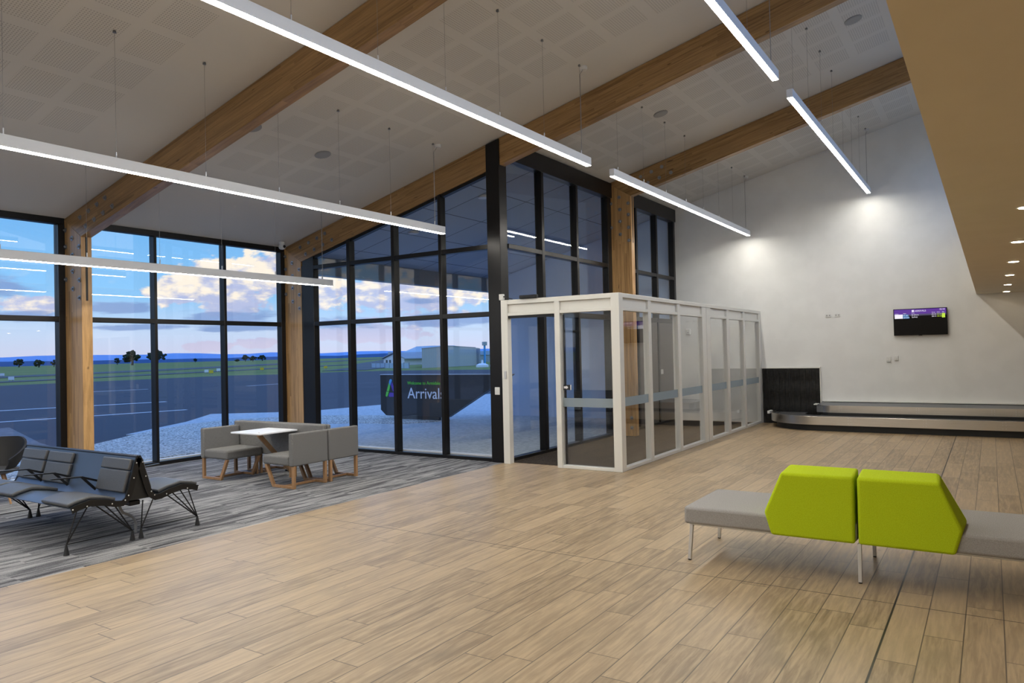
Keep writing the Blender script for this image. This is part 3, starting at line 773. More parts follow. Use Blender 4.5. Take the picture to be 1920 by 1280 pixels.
# ------------------------------------------------------------------ lime green bench
t = thing('modular_bench', (5.8, .78, 0), 'grey upholstered bench with two lime green backrests on the timber floor', 'bench')
def seat(y0, y1):
    MB().box((5.385, y0, .275), (6.19, y1, .405)).build('seat_cushion', 'greyfab', t, .022, 3)
    MB().box((5.42, y0+.03, .262), (6.15, y1-.03, .276)).build('seat_base', 'chrome', t, .003)
seat(.785, 1.985); seat(-.425, .775); 
def back(y0, y1, sgn):
    # outline in (y,z); sgn=+1: slanted side at larger y
    ye, yf = (y0, y1) if sgn > 0 else (y1, y0)
    def P(x, dd):   # section at depth x, slanted side pulled in by dd towards the front
        return [(ye, .265), (yf - sgn*.045 - sgn*dd*.4, .265), (yf - sgn*dd, .425), (yf - sgn*.11 - sgn*dd, .735 if x > 5.5 else .712), (ye, .735 if x > 5.5 else .712)]
    mb = MB(); secs = [(5.365, 0.0), (5.40, -.012), (5.60, .0)]
    xs = [5.362, 5.60]
    A = [(5.362, y, z) for y, z in [(ye, .268), (yf-sgn*.045, .268), (yf, .425), (yf-sgn*.12, .712), (ye, .712)]]
    Bq = [(5.64, y, z) for y, z in [(ye, .268), (yf-sgn*.035, .268), (yf+sgn*.015, .425), (yf-sgn*.135, .742), (ye, .742)]]
    # front face leans back: lower part reaches further into the seat
    Bq[0] = (5.72, *Bq[0][1:]); Bq[1] = (5.72, *Bq[1][1:]); Bq[2] = (5.70, *Bq[2][1:])
    Bq[3] = (5.60, *Bq[3][1:]); Bq[4] = (5.60, *Bq[4][1:])
    mb.v = A + Bq
    mb.f = [(0, 1, 2, 3, 4), (9, 8, 7, 6, 5)] + [(i, (i+1) % 5, 5+(i+1) % 5, 5+i) for i in range(5)]
    mb.build('backrest', 'lime', t, .018, 3)
back(.795, 1.385, 1); back(.175, .775, -1)
for y in (1.955, .775, -.40):
    for x, s in ((5.42, -1), (6.12, 1)):
        dyt = -.02 if y > 1.5 else 0
        MB().bar((x, y+dyt, .265), (x+s*.012, y, .008), .024, .024, (0, 1, 0)).build('leg', 'chrome', t, .002)
        MB().lathe([(.012, 0), (.012, .010)], (x+s*.012, y, 0), seg=10).build('foot_cap', 'rubber', t)

# ------------------------------------------------------------------ black tandem seating
t = thing('tandem_bench', (3.69, 7.4, 0), 'black back-to-back metal airport bench with charcoal pads on the striped carpet', 'bench')
Y0, Y1 = 6.42, 8.46
XM = 3.695
prof = [(-.585, .385), (-.53, .405), (-.42, .425), (-.30, .405), (-.20, .375), (-.155, .372), (-.125, .395), (-.10, .45), (-.02, .735)]
def shell_poly(side, th, off=0):
    n = len(prof); top = []; low = []
    for i, (x, z) in enumerate(prof):
        a = prof[max(i-1, 0)]; b = prof[min(i+1, n-1)]
        d = Vector((b[0]-a[0], b[1]-a[1])).normalized(); nn = Vector((-d[1], d[0]))
        top.append((x+nn[0]*off, z+nn[1]*off)); low.append((x+nn[0]*(off-th), z+nn[1]*(off-th)))
    pl = top + low[::-1]
    return [(XM + side*(-1)*x if side > 0 else XM + x, z) for x, z in pl]
for side in (-1, 1):
    MB().prism(shell_poly(side, .006), 'y', Y0, Y1).build('seat_shell', 'perf', t, smooth=True)
    MB().tube([(XM + side*.012, Y0-.01, .742), (XM + side*.012, Y1+.01, .742)], .010, 8).build('top_tube', 'blackmetal', t)
    for yy in (Y0-.012, Y1):
        e = MB().prism(shell_poly(side, .052, .006), 'y', yy, yy+.012).build('end_frame', 'blackmetal', t, smooth=False)
        for bx, bz in ((-.575, .376), (-.46, .385), (-.25, .368), (-.135, .378), (-.105, .415), (-.055, .56), (-.028, .69)):
            MB().lathe([(.0065, -.012 if yy < 7 else .012), (.005, -.015 if yy < 7 else .015)], (XM - side*bx, yy, bz), 'y', 10).build('screw', 'chrome', e)
    # underside beam
MB().box((XM-.05, Y0+.06, .30), (XM+.05, Y1-.06, .345)).build('beam_rail', 'blackmetal', t, .01)
for yy in (Y0+.012, Y1-.02):
    MB().prism([(XM-.135, .36), (XM+.135, .36), (XM+.012, .725), (XM-.012, .725)], 'y', yy, yy+.006).build('end_panel', 'rubber', t)
def pad(side, i0, i1, y0, y1, name):
    # thick pad following part of the shell profile
    seg = prof[i0:i1+1]; n = len(seg); out = []; inn = []
    for i, (x, z) in enumerate(seg):
        a = seg[max(i-1, 0)]; b = seg[min(i+1, n-1)]
        d = Vector((b[0]-a[0], b[1]-a[1])).normalized(); nn = Vector((-d[1], d[0]))
        out.append((x+nn[0]*.034, z+nn[1]*.034)); inn.append((x+nn[0]*.002, z+nn[1]*.002))
    pl = [(XM - side*x, z) for x, z in out + inn[::-1]]
    return MB().prism(pl, 'y', y0, y1).build(name, 'vinyl', t, .012, 3)
slots = [(6.44, 6.90), (6.94, 7.40), (7.44, 7.90), (7.95, 8.42)]
def seat_pads(side, s):
    y0, y1 = slots[s]
    pad(side, 0, 4, y0, y1, 'seat_pad')
    # back pad split in two by a seam
    for (za, zb) in ((.43, .615), (.62, .715)):
        def at(z): return -.10 + (z-.45)/(.735-.45)*.08
        p0, p1 = Vector((at(za), za)), Vector((at(zb), zb)); d = (p1-p0).normalized(); nn = Vector((-d[1], d[0]))
        pl = [p0+nn*.002, p1+nn*.002, p1+nn*.032, p0+nn*.034]
        MB().prism([(XM - side*p[0], p[1]) for p in pl], 'y', y0, y1).build('back_pad', 'vinyl', t, .011, 3)
for s in (0, 2, 3): seat_pads(-1, s)
for s in (0, 2, 3): seat_pads(1, s)
for y in (6.92, 7.42, 7.93):
    for side in (-1, 1):
        q = lambda x: XM + side*abs(x)
        MB().bar((q(.50), y, .575), (q(.235), y, .560), .035, .012, (0, 0, 1)).build('armrest', 'blackmetal', t, .003)
        MB().bar((q(.245), y-.012, .558), (q(.125), y-.012, .43), .010, .022, (0, 0, 1)).build('armrest_bracket', 'blackmetal', t)
        MB().bar((q(.245), y+.012, .558), (q(.09), y+.012, .50), .010, .018, (0, 0, 1)).build('armrest_bracket', 'blackmetal', t)
for fy, dirn in ((6.46, 1), (8.36, -1)):
    for side in (-1, 1):
        fo = (XM + side*.60, fy); fi = (XM + side*.04, fy)
        for f in (fo, fi):
            MB().lathe([(.024, 0), (.022, .012), (.010, .075), (.007, .09)], (f[0], f[1], 0), seg=14).build('rubber_foot', 'rubber', t, smooth=True)
        tops_o = [(.50, .372), (.41, .375)]; tops_i = [(.36, .37), (.28, .355), (.20, .345)]
        for tx, tz in tops_o:
            MB().tube([(fo[0], fy, .085), (XM+side*tx, fy, tz+.02)], .0062, 6).build('leg_rod', 'blackmetal', t)
        for tx, tz in (tops_i if side < 0 else [(.06, .34), (.16, .34)] ):
            MB().tube([(fi[0], fy, .085), (XM+side*tx, fy, tz)], .0062, 6).build('leg_rod', 'blackmetal', t)
        if side > 0:
            for tx, tz in ((.28, .355), (.34, .365)):
                MB().tube([(fo[0], fy, .085), (XM+side*tx, fy, tz)], .0062, 6).build('leg_rod', 'blackmetal', t)
        MB().tube([(fo[0], fy, .088), (fi[0], fy, .088)], .0045, 6).build('tie_rod', 'blackmetal', t)
MB().tube([(3.66, 6.66, .33), (3.655, 6.66, .27), (3.68, 6.66, .22), (3.74, 6.68, .19), (3.80, 6.70, .15), (3.83, 6.71, .09), (3.835, 6.72, .0)], .013, 8).build('cable_conduit', 'plastic_grey', t, smooth=True)

# ------------------------------------------------------------------ booth seating
def sled(x, yv, s, par):
    # yv: upright side, s: direction (sign) of the slanted leg
    MB().bar((x, yv, .275), (x, yv, .0), .042, .034, (1, 0, 0)).build('leg', 'oak', par, .003)
    MB().bar((x, yv+s*.50, .275), (x, yv+s*.355, .0), .042, .034, (1, 0, 0)).build('leg', 'oak', par, .003)
    MB().box((x-.017, min(yv+s*.02, yv+s*.345), 0), (x+.017, max(yv+s*.02, yv+s*.345), .032)).build('foot_rail', 'oak', par, .003)
def booth_chair(x0, x1, yb, s, label, sx0=None):
    """yb = outer face of the back panel, s = direction the seat faces in y"""
    t = thing('booth_chair', ((x0+x1)/2, yb+s*.25, 0), label, 'chair', 'grey tweed booth chairs')
    a, b = sorted((yb+s*.005, yb+s*.525))
    MB().box((sx0 or x0, min(yb+s*.075, yb+s*.56), .275), (x1, max(yb+s*.075, yb+s*.56), .395)).build('seat', 'tweed', t, .028, 3)
    MB().box((x0, min(yb, yb+s*.073), .272), (x1, max(yb, yb+s*.073), .67)).build('backrest', 'tweed', t, .016, 3)
    sled(x0+.035, yb+s*.025, s, t); sled(x1-.035, yb+s*.025, s, t)
    MB().bar((x0+.05, yb+s*.20, .018), (x1-.05, yb+s*.20, .018), .03, .028).build('stretcher', 'oak', t, .002)
    return t
booth_chair(6.00, 6.565, 8.93, -1, 'grey tweed booth chair at the left end of the booth, facing right')
booth_chair(6.00, 6.570, 7.10, 1, 'grey tweed booth chair nearest the camera, its back in front of the white table')
booth_chair(6.590, 7.11, 7.10, 1, 'grey tweed booth chair at the right end, on the window side of the long screen', 6.715)
booth_chair(6.715, 7.11, 8.93, -1, 'grey tweed booth chair mostly hidden behind the left end of the long screen')
for x0, lab in ((6.577, 'long grey tweed screen behind the white table, room side of the pair'), (6.646, 'long grey tweed screen behind the white table, window side of the pair')):
    t = thing('booth_screen', (x0+.03, 8, 0), lab, 'screen panel', 'grey tweed booth screens')
    MB().box((x0, 7.185, .285), (x0+.062, 9.0, .72)).build('panel', 'tweed', t, .018, 3)
    for yy in (7.85, 8.55): MB().box((x0+.012, yy-.02, 0), (x0+.042, yy+.02, .29)).build('leg', 'oak', t, .003)
t = thing('cafe_table', (6.25, 7.98, 0), 'small white topped table with slanted timber leg between the grey booth chairs', 'table')
MB().box((5.97, 7.66, .632), (6.565, 8.24, .652)).build('table_top', 'white_lam', t, .004)
MB().bar((6.03, 7.76, .632), (6.98, 8.30, .005), .055, .030, (0, 1, 0)).build('leg', 'oak', t, .003)
MB().box((6.93, 8.20, 0), (7.00, 8.36, .025)).build('base_rail', 'blackmetal', t, .003)

# ------------------------------------------------------------------ black tub chair at the left edge
t = thing('tub_chair', (3.83, 9.62, 0), 'black shell tub chair with pale timber legs at the left edge of the picture', 'chair')
mb = MB(); na, nr = 25, 7
ctr = (3.83, 9.62)
for th in (0, 1):
    for i in range(na):
        a = math.radians(-150 + 300*i/(na-1))
        fr_ = abs(a)/math.radians(150)
        toph = .735 - .22*max(0, (fr_-.35)/.65)**1.3
        for j in range(nr):
            u = j/(nr-1)
            r = .16 + .145*math.sin(u*math.pi/2) + .02*u - th*.022
            z = .34 + (toph-.34)*u**1.15 + th*.0
            ang = a + math.radians(65)
            mb.v.append((ctr[0]+r*math.cos(ang), ctr[1]+r*math.sin(ang), z))
def gi(th, i, j): return th*na*nr + i*nr + j
for i in range(na-1):
    for j in range(nr-1):
        mb.f.append((gi(0, i, j), gi(0, i+1, j), gi(0, i+1, j+1), gi(0, i, j+1)))
        mb.f.append((gi(1, i, j), gi(1, i, j+1), gi(1, i+1, j+1), gi(1, i+1, j)))
    mb.f.append((gi(0, i, nr-1), gi(0, i+1, nr-1), gi(1, i+1, nr-1), gi(1, i, nr-1)))
    mb.f.append((gi(0, i, 0), gi(1, i, 0), gi(1, i+1, 0), gi(0, i+1, 0)))
for i in (0, na-1):
    for j in range(nr-1): mb.f.append((gi(0, i, j), gi(0, i, j+1), gi(1, i, j+1), gi(1, i, j)))
mb.build('shell', mat('black_shell', (.010, .010, .011), .75), t, smooth=True)
MB().lathe([(.02, .335), (.17, .34), (.245, .365), (.255, .385), (.24, .40), (.05, .405)], (ctr[0], ctr[1], 0), seg=28).build('seat_pad', 'vinyl', t, smooth=True)
for k in range(4):
    a = math.radians(20+90*k)
    MB().tube([(ctr[0]+.12*math.cos(a), ctr[1]+.12*math.sin(a), .345), (ctr[0]+.24*math.cos(a), ctr[1]+.24*math.sin(a), 0)], .019, 10, .011).build('leg', 'oak', t, smooth=True)

# ------------------------------------------------------------------ small ceiling fittings
for x, y, lab in ((5.72, 7.38, 'round grey ceiling speaker right of the left raking beam, the left one of two'), (6.97, 7.53, 'round grey ceiling speaker between the two left raking beams, the right one of two'),
                  (10.62, 4.12, 'round grey ceiling speaker between the middle and far raking beams'), (10.5, 1.40, 'round grey ceiling speaker near the top right by the tan bulkhead')):
    z = zc(y)
    t = thing('ceiling_speaker', (x, y, z), lab, 'speaker', 'round ceiling speakers')
    def disc(r, h0, h1, m, nm):
        mb = MB().lathe([(r, h0), (r, h1)], (0, 0, 0), seg=24)
        rot = Matrix.Rotation(-math.atan(.2456), 4, 'X')
        mb.v = [tuple(rot @ Vector(v) + Vector((x, y, z))) for v in mb.v]
        mb.build(nm, m, t)
    disc(.11, -.010, .0, 'plastic_grey', 'rim'); disc(.095, -.013, -.010, 'plastic_grey', 'grille')
t = thing('smoke_detector', (13.8, 2.42, zc(2.42)), 'small white smoke detector on the ceiling near the right-most strip light', 'detector')
MB().lathe([(.05, -.045), (.055, -.02), (.06, .0)], (13.8, 2.42, zc(2.42)), seg=18).build('detector_body', 'plastic', t, smooth=True)
MB().lathe([(.025, -.055), (.03, -.044)], (13.8, 2.42, zc(2.42)), seg=14).build('detector_cap', 'plastic_grey', t, smooth=True)
t = thing('security_camera', (8.66, 10.45, 3.50), 'white dome security camera with black lens beside the middle column top', 'camera')
MB().lathe([(.052, 0), (.052, -.035), (.035, -.06)], (8.66, 10.42, zc(10.42)-.0), seg=18).build('mount', 'plastic', t, smooth=True)
MB().lathe([(.045, .04), (.052, .0), (.048, -.04), (.03, -.06)], (8.66, 10.42, zc(10.42)-.085), 'y', 18).build('housing', 'plastic', t, smooth=True)
MB().lathe([(.030, -.058), (.018, -.075)], (8.66, 10.42, zc(10.42)-.085), 'y', 16).build('lens', 'rubber', t, smooth=True)

# ------------------------------------------------------------------ porch outside window B
mb = MB(); a, b = YC+.12, 11.0
mb.prism([(a, zc(a)-.02), (b, zc(b)-.02), (b, zc(b)+.24), (a, zc(a)+.24)], 'x', 9.03, 16.1)
struct(mb.build('ceiling_porch', 'porch'))
struct(B((9.03, 10.80, 3.17), (16.1, 11.02, 3.52)).build('trim_fascia', 'fascia'))
for x, y, lab in ((10.71, 9.15, 'round unlit porch light beyond the glass, the lower left one'), (10.58, 7.41, 'round unlit porch light beyond the glass, the upper right one')):
    z = zc(y)-.02
    t = thing('porch_light', (x, y, z), lab, 'light', 'porch lights outside the glazing')
    MB().lathe([(.10, -.03), (.11, .01)], (x, y, z), seg=22).build('rim', 'chrome', t, smooth=True)
    MB().lathe([(.075, -.034), (.08, -.03)], (x, y, z), seg=22).build('lens', 'plastic', t)

# ------------------------------------------------------------------ outdoors: ground
def sheet(name, pts, z, m, th=.04):
    return struct(MB().prism(pts, 'z', z-th, z).build(name, m))
sheet('ground_grass', [(-900, 10.9), (-900, 430), (700, 430), (700, -300), (17, -300), (17, 10.9)], -.10, 'grass', .1)
sheet('ground_tarmac', [(-400, 10.95), (-400, 62), (44.9, 62), (47.5, 58), (55.9, 56), (58.4, 50), (60, 34), (62, -60), (17, -60), (17, 10.95)], -.06, 'tarmac', .03)
sheet('ground_concrete', [(9.02, 6.08), (9.02, 11.0), (-7, 11.0), (-7, 11.55), (9.0, 11.6), (11.4, 12.6), (9.0, 16.1), (11.5, 17.7), (13.4, 19.4), (15.0, 17.2), (17.9, 16.85), (30, 16.6), (30, 6.08)], -.03, 'concrete')
sheet('ground_concrete', [(-7, 10.82), (9.02, 10.82), (9.02, 11.0), (-7, 11.0)], -.03, 'concrete')
M_['pavers'] = mat('mauve_paving', rough=.8, build=speckle((.12, .115, .13), (.17, .16, .175), 6))
sheet('ground_paving', [(-30, 21.6), (8.85, 21.3), (7.42, 16.5), (6.9, 14.2), (-7, 12.2), (-30, 12.2)], -.054, 'pavers', .03)
# gravel bed: sweeps from the windows round under the sign
gp = [(-7, 11.55), (7.9, 11.6), (10.0, 12.2), (11.4, 13.2), (12.2, 13.9), (12.85, 12.9), (13.1, 11.7), (14.1, 11.0), (14.75, 11.6), (14.75, 13.6), (14.1, 15.5), (12.4, 17.0), (11.1, 16.9), (9.6, 16.2), (7.6, 14.75), (4, 13.0), (-7, 12.6)]
o = MB().prism(gp, 'z', -.06, -.018).build('gravel_bed', 'gravel')
tag(o, 'pale loose gravel bed outside along the windows and under the dark sign', 'gravel', kind='stuff')
def lerp_strip(pts, w0, w1):
    L = []; Rr = []
    for i, (x, y) in enumerate(pts):
        d = Vector(pts[min(i+1, len(pts)-1)]) - Vector(pts[max(i-1, 0)]); d.normalize(); nn = Vector((-d[1], d[0])); ww = w0+(w1-w0)*i/(len(pts)-1)
        L.append(tuple(Vector((x, y))+nn*ww/2)); Rr.append(tuple(Vector((x, y))-nn*ww/2))
    return L + Rr[::-1]
sheet('ground_taxiway', lerp_strip([(-120, 75), (29, 74), (40, 78), (60, 86), (76, 93), (130, 112), (260, 160)], 3.5, 5), -.055, 'strip', .04)
sheet('ground_taxiway', lerp_strip([(-200, 98), (38, 100), (57, 108), (89, 127), (123, 150), (260, 240)], 9, 12), -.052, 'strip', .04)
sheet('ground_taxiway', lerp_strip([(60, 62), (78, 74), (114, 108), (200, 180)], 5, 9), -.049, 'strip', .04)
for pts, wd, lab in (([(9.5, 30), (17, 27.5)], .35, 'left of the bolted column, the upper one'), ([(20, 41.5), (24, 40.6)], .25, 'in the first bay right of the column'), ([(28, 37), (32, 37.6)], .22, 'in the middle pane between the mullions'), ([(8, 24), (14.5, 22.3)], .25, 'left of the bolted column, the lower one')):
    tag(MB().prism(lerp_strip(pts, wd, wd), 'z', -.062, -.056).build('apron_line', 'paint'), 'faded pale line on the dark tarmac, ' + lab, 'line marking', 'faded line markings on the tarmac apron')
# distant hills
def ridge(name, m, dist, a0, a1, f, z0=-12):
    mb = MB(); n = 160
    for i in range(n):
        a = math.radians(a0+(a1-a0)*i/(n-1)); h = 1.6 + dist*math.tan(math.radians(f(math.degrees(a))))
        for r, z in ((dist, z0), (dist*1.03, h), (dist*1.3, z0)):
            mb.v.append((r*math.cos(a), r*math.sin(a), z))
    for i in range(n-1):
        for j in range(2):
            mb.f.append((3*i+j, 3*i+3+j, 3*i+4+j, 3*i+1+j))
    return struct(mb.build(name, m, smooth=True))
def hf(a):
    return .30 + .16*math.exp(-((a-63)/9)**2) + .05*math.sin(a*.9) + .025*math.sin(a*2.7+1) + .012*math.sin(a*7.3) + .006*math.sin(a*17)
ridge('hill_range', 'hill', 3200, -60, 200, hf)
def hf2(a):
    return .05 + .07*math.exp(-((a-68)/4)**2) + .11*math.exp(-((a-41)/3)**2) + .015*math.sin(a*3.1) + .014*math.sin(a*13) + .012*math.sin(a*29+1)
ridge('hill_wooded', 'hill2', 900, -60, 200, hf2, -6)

# ------------------------------------------------------------------ distant trees
def tree(x, y, w_, h_, label, s):
    rnd = random.Random(s)
    t = thing('gum_tree', (x, y, -.1), label, 'tree', 'dark trees on the airfield horizon')
    MB().tube([(x, y, -.1), (x+w_*.03, y, h_*.3), (x-w_*.02, y, h_*.6)], max(.06*w_, .12), 8, max(.03*w_, .06)).build('trunk', 'trunk', t)
    mb = MB()
    for k in range(34):
        a = rnd.random()*6.28; u = rnd.random(); zz = h_*(.28+.60*u); rr = (rnd.random()**.5)*w_*.42*math.sin(math.pi*(.22+.70*u)); rad = w_*(.05+.075*rnd.random())
        n0 = len(mb.v); c0_ = Vector((x+rr*math.cos(a), y+rr*math.sin(a), zz))
        for i in range(6):
            th = math.pi*i/5
            for j in range(8):
                ph = 2*math.pi*j/8; q = rad*(.6+.8*rnd.random())
                mb.v.append(tuple(c0_ + Vector((q*math.sin(th)*math.cos(ph), q*math.sin(th)*math.sin(ph), q*.8*math.cos(th)))))
        for i in range(5):
            for j in range(8):
                mb.f.append((n0+i*8+j, n0+i*8+(j+1) % 8, n0+(i+1)*8+(j+1) % 8, n0+(i+1)*8+j))
    mb.build('foliage', 'leaf', t)
TR = [(148.9, 261.7, 7.2, 5.4, 'broad gum tree on the horizon left of the first mullion, tallest of that bay'), (174.3, 287.9, 8.6, 5.8, 'broad gum tree on the horizon partly behind the first mullion'),
      (181.6, 331.3, 3.6, 3.1, 'small bushy tree left of the broad gum trees on the horizon'), (138.5, 324.4, 5, 3.4, 'dark tree on the horizon in the left-most bay, the left one'),
      (128.6, 286.1, 4.6, 2.6, 'dark tree on the horizon in the left-most bay, the middle one'), (137.6, 294.5, 2.4, 2.8, 'dark tree on the horizon just left of the first timber column'),
      (226.8, 340.7, 2.3, 2.2, 'small lone round bush on the horizon in the middle bay'), (237.2, 314.6, 4.2, 3.3, 'tree in the clump near the right end of the far bay, left one'),
      (227.4, 296.0, 4.0, 2.6, 'tree in the clump near the right end of the far bay, middle one'), (254.7, 323.8, 5.0, 2.9, 'tree in the clump near the right end of the far bay, right one'),
      (211.4, 286.0, 2.6, 1.2, 'low bush left of the tree clump in the far bay')]
for i, a in enumerate(TR): tree(*a, i+3)

# ------------------------------------------------------------------ distant buildings (seen through window B)
def wallbox(p, q, h, depth, z=-.1):
    """box with its front bottom edge from p to q"""
    p = Vector(p); q = Vector(q); d = (q-p).normalized(); n = Vector((-d[1], d[0]))
    if n.dot(p) < 0: n = -n
    c = [p, q, q+n*depth, p+n*depth]
    return [tuple(v) for v in c], h
P0, P1 = (68.65, 57.7), (81.25, 58.82)
P2, P3 = (P1[0]+9.6, P1[1]+6.2), (P0[0]+8.5, P0[1]+7.0)
t = thing('aircraft_hangar', (75, 60, -.1), 'large plain pale grey shed beyond the apron with low gabled roof', 'hangar')
mb = MB(); mid = (74.83, 58.25); midb = (mid[0]+9, mid[1]+6.6)
hl, hm, hr = 2.26, 2.56, 2.32
mb.v = [(*P0, -.1), (*P1, -.1), (*P2, -.1), (*P3, -.1), (*P0, hl), (*mid, hm), (*P1, hr), (*P2, hr), (*midb, hm), (*P3, hl), (*mid, -.1)]
mb.f = [(0, 10, 5, 4), (10, 1, 6, 5), (1, 2, 7, 6), (2, 3, 9, 8, 7), (3, 0, 4, 9), (4, 5, 8, 9), (5, 6, 7, 8)]
mb.build('cladding', 'shed_grey', t)
MB().bar((*P0, hl+.03), (*mid, hm+.03), .10, .06).build('roof_edge', 'roof_dark', t); MB().bar((*mid, hm+.03), (*P1, hr+.03), .10, .06).build('roof_edge', 'roof_dark', t)
MB().bar((P1[0]+.45, P1[1]-.15, -.1), (P1[0]+.45, P1[1]-.15, 2.2), .45, .3, (1, 0, 0)).build('corner_pier', 'roof_dark', t)
t = thing('aircraft_hangar', (100.5, 86, -.1), 'pale blue shed with open front behind the grey one, left of it', 'hangar')
MB().prism([(100.5, 87.8), (98.5, 82.2), (108, 80), (110, 88)], 'z', -.1, 2.0).build('cladding', 'shed_blue', t)
mb = MB(); q = [(100.2, 88.6), (98.0, 81.5), (108, 79), (111, 89)]
mb.v = [(*p, 2.0) for p in q] + [(101.6, 86.6, 3.0), (101.0, 82.6, 3.05), (106, 81.5, 3.05), (108, 86, 3.0)]
mb.f = [(0, 3, 2, 1), (4, 5, 6, 7), (0, 1, 5, 4), (1, 2, 6, 5), (2, 3, 7, 6), (3, 0, 4, 7)]
mb.build('roof', 'shed_blue', t)
t = thing('white_house', (90.5, 81, -.1), 'low white gabled house beyond the airfield fence', 'house')
hp, hq = Vector((93.0, 86.6)), Vector((89.2, 77.6)); d = (hq-hp).normalized(); nn = Vector((-d[1], d[0])); nn = nn if nn.dot(hp) > 0 else -nn
Lh = (hq-hp).length
mb = MB()
def W(u, v, z): p = hp + d*u + nn*v; return (p[0], p[1], z)
for v in (0, 5):
    mb.v += [W(0, v, -.1), W(Lh*.82, v, -.1), W(Lh*.82, v, .95), W(Lh*.41, v, 1.75), W(0, v, .95)]
mb.f = [(0, 1, 2, 3, 4), (9, 8, 7, 6, 5), (0, 5, 6, 1), (1, 6, 7, 2), (2, 7, 8, 3), (3, 8, 9, 4), (4, 9, 5, 0)]
mb.build('house_walls', 'white_lam', t)
for a, b in (((-.4, .92), (Lh*.41, 1.85)), ((Lh*.41, 1.85), (Lh*.92, .85))):
    m = MB(); m.v = [W(a[0], -.3, a[1]), W(b[0], -.3, b[1]), W(b[0], 5.3, b[1]), W(a[0], 5.3, a[1])]; m.v += [(x, y, z+.14) for x, y, z in m.v]
    m.f = [(0, 3, 2, 1), (4, 5, 6, 7), (0, 1, 5, 4), (1, 2, 6, 5), (2, 3, 7, 6), (3, 0, 4, 7)]
    m.build('roof_slope', 'roof_dark', t)
for u in (.9, 2.2, 5.0):
    m = MB(); m.v = [W(u, -.03, .25), W(u+.7, -.03, .25), W(u+.7, -.03, .75), W(u, -.03, .75)]; m.v += [tuple(Vector(p)+Vector((nn[0], nn[1], 0))*.1) for p in m.v]
    m.f = [(0, 3, 2, 1), (4, 5, 6, 7), (0, 1, 5, 4), (1, 2, 6, 5), (2, 3, 7, 6), (3, 0, 4, 7)]; m.build('window', 'winglass', t)
MB().box((W(.5, 1, 0)[0], W(.5, 1, 0)[1], 1.0), (W(.5, 1, 0)[0]+.5, W(.5, 1, 0)[1]+.5, 2.1)).build('chimney', 'shed_grey', t)
t = thing('airfield_fence', (71, 63, -.1), 'pale low panel fence running left from the grey shed', 'fence')
fa, fb = Vector((72.2, 69.4)), Vector((68.0, 59.2))
for k in range(9):
    p = fa + (fb-fa)*k/8
    MB().bar((p[0], p[1], -.1), (p[0], p[1], .62), .09, .09, (1, 0, 0)).build('post', 'roof_dark', t)
    if k < 8:
        q = fa + (fb-fa)*(k+1)/8
        MB().bar((p[0], p[1], .22), (q[0], q[1], .22), .03, .62).build('panel', 'shed_blue', t)
t = thing('storage_shed', (114, 80, -.1), 'grey low shed right of the large shed, by the dark corner post', 'shed')
MB().prism([(113.5, 84.0), (112.0, 77.0), (119, 76), (120, 84)], 'z', -.1, 1.2).build('cladding', 'shed_grey', t)
MB().prism([(113.3, 84.2), (111.8, 76.8), (119, 75.8), (120, 84.2)], 'z', 1.2, 1.95).build('roof', 'shed_blue', t)
t = thing('light_mast', (83, 58.5, -.1), 'blue steel lighting mast beside the dark corner post outdoors', 'mast')
MB().box((82.3, 58.0, -.1), (82.5, 58.2, 2.6)).build('pole', 'logo_blue', t)
MB().box((82.15, 57.85, 2.6), (82.65, 58.35, 3.1)).build('lamp_head', 'shed_grey', t)
for i, (x, y) in enumerate(((71.5, 50.8), (73.2, 50.0))):
    t = thing('parked_trailer', (x, y, -.1), ('small white covered trailer on the grass, nearer the grey shed', 'small white covered trailer on the grass, nearer the dark post')[i] if i < 2 else '', 'trailer', 'white covered trailers on the grass')
    MB().lathe([(.75, -.1), (.75, .15), (.35, .35)], (x, y, 0), seg=12).build('cover', 'white_lam', t)
    MB().lathe([(.15, .35), (.1, .75)], (x, y, 0), seg=8).build('mast_tip', 'white_lam', t)
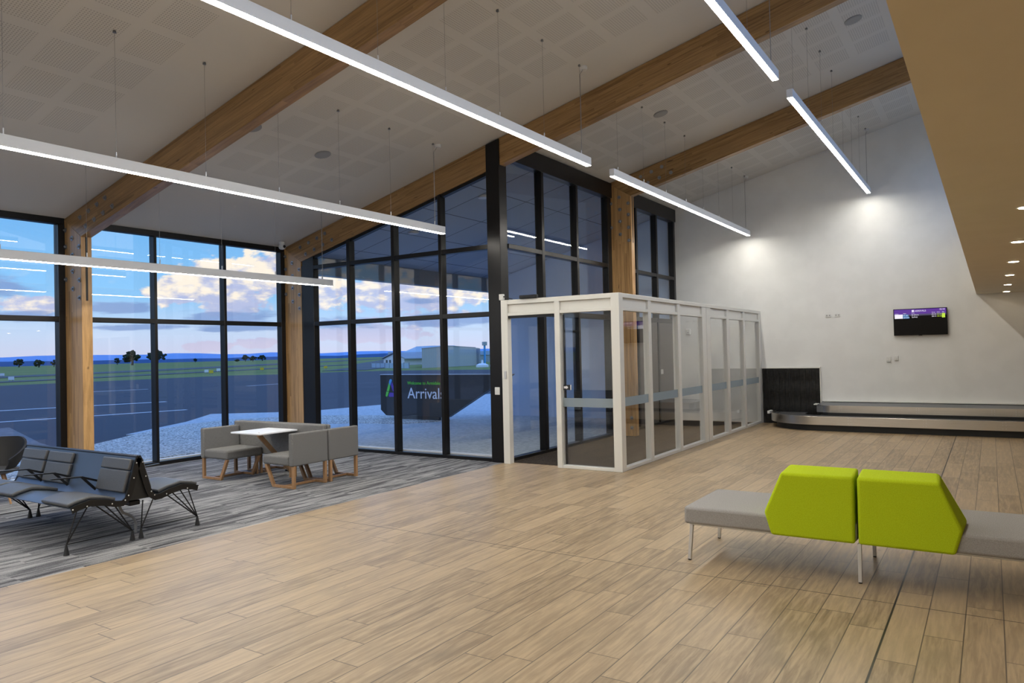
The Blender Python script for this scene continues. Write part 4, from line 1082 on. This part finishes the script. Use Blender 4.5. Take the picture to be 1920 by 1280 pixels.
mk = [(49.0, 70.8, 'airfield_marker', 'yellow', 'yellow airfield marker in the middle far bay'), (60.5, 77.0, 'airfield_marker', 'yellow', 'yellow airfield marker by the right window frame of the far bay'),
      (66.0, 71.5, 'airfield_marker', 'yellow', 'yellow airfield marker in the second pane of the middle glazing'), (52.0, 76.0, 'airfield_marker', 'white', 'white airfield marker right of the yellow one in the far bay'),
      (57.8, 82.0, 'airfield_marker', 'white', 'white airfield marker at the right end of the far bay'), (32.0, 76.5, 'airfield_marker', 'white', 'white airfield marker board nearest the left timber column'),
      (42.5, 104, 'airfield_marker', 'white', 'white airfield marker board farther up the grass by the left column'), (36.6, 72.0, 'airfield_marker', 'white', 'white upright airfield marker left of the first mullion')]
M_['yellow'] = mat('marker_yellow', (.75, .50, .02), .6); M_['white'] = mat('marker_white', (.8, .8, .8), .6)
for x, y, n, m, lab in mk:
    t = thing(n, (x, y, -.1), lab, 'marker', 'airfield markers on the grass')
    MB().box((x-.22, y-.08, .05), (x+.22, y+.08, .36)).build('board', m, t)
    for s in (-.15, .15): MB().box((x+s-.03, y-.03, -.1), (x+s+.03, y+.03, .05)).build('leg', 'roof_dark', t)

# ------------------------------------------------------------------ arrivals sign outside
t = thing('arrivals_sign', (14.08, 11, 0), 'black outdoor sign reading Welcome to Armidale Arrivals, angled at its lower right', 'sign')
MB().prism([(13.17, 1.09), (13.17, .20), (12.99, .06), (11.02, .06), (9.15, 1.09)], 'x', 14.0, 14.16).build('panel', 'sign', t, .004)
MB().box((13.995, 9.15, 1.09), (14.165, 13.17, 1.105)).build('top_edge', 'sign_edge', t)
MB().box((14.03, 11.3, -.017), (14.13, 12.7, .07)).build('plinth', 'sign', t)
text('Arrivals', 'lettering', t, (13.999, 12.25, .505), height=.265, width=1.165, depth=.01)
text('Welcome to Armidale', 'green', t, (13.999, 12.25, .85), height=.078, width=1.04, depth=.01)
def logo(pts, m, nm): MB().prism(pts, 'x', 13.99, 14.0).build(nm, m, t)
logo([(12.985, .56), (12.96, .665), (12.875, .665), (12.90, .60), (12.93, .545), (12.965, .535)], 'green', 'logo_green_foot')
logo([(12.945, .68), (12.87, .885), (12.83, .80), (12.865, .68)], 'green', 'logo_green_leg')
logo([(12.865, .90), (12.84, .97), (12.79, .99), (12.76, .95), (12.83, .815)], 'logo_blue', 'logo_blue_top')
logo([(12.885, .555), (12.85, .64), (12.62, .64), (12.585, .555), (12.62, .535), (12.86, .535)], 'logo_purple', 'logo_purple_foot')
logo([(12.76, .92), (12.66, .67), (12.735, .67), (12.80, .83)], 'logo_purple', 'logo_purple_leg')
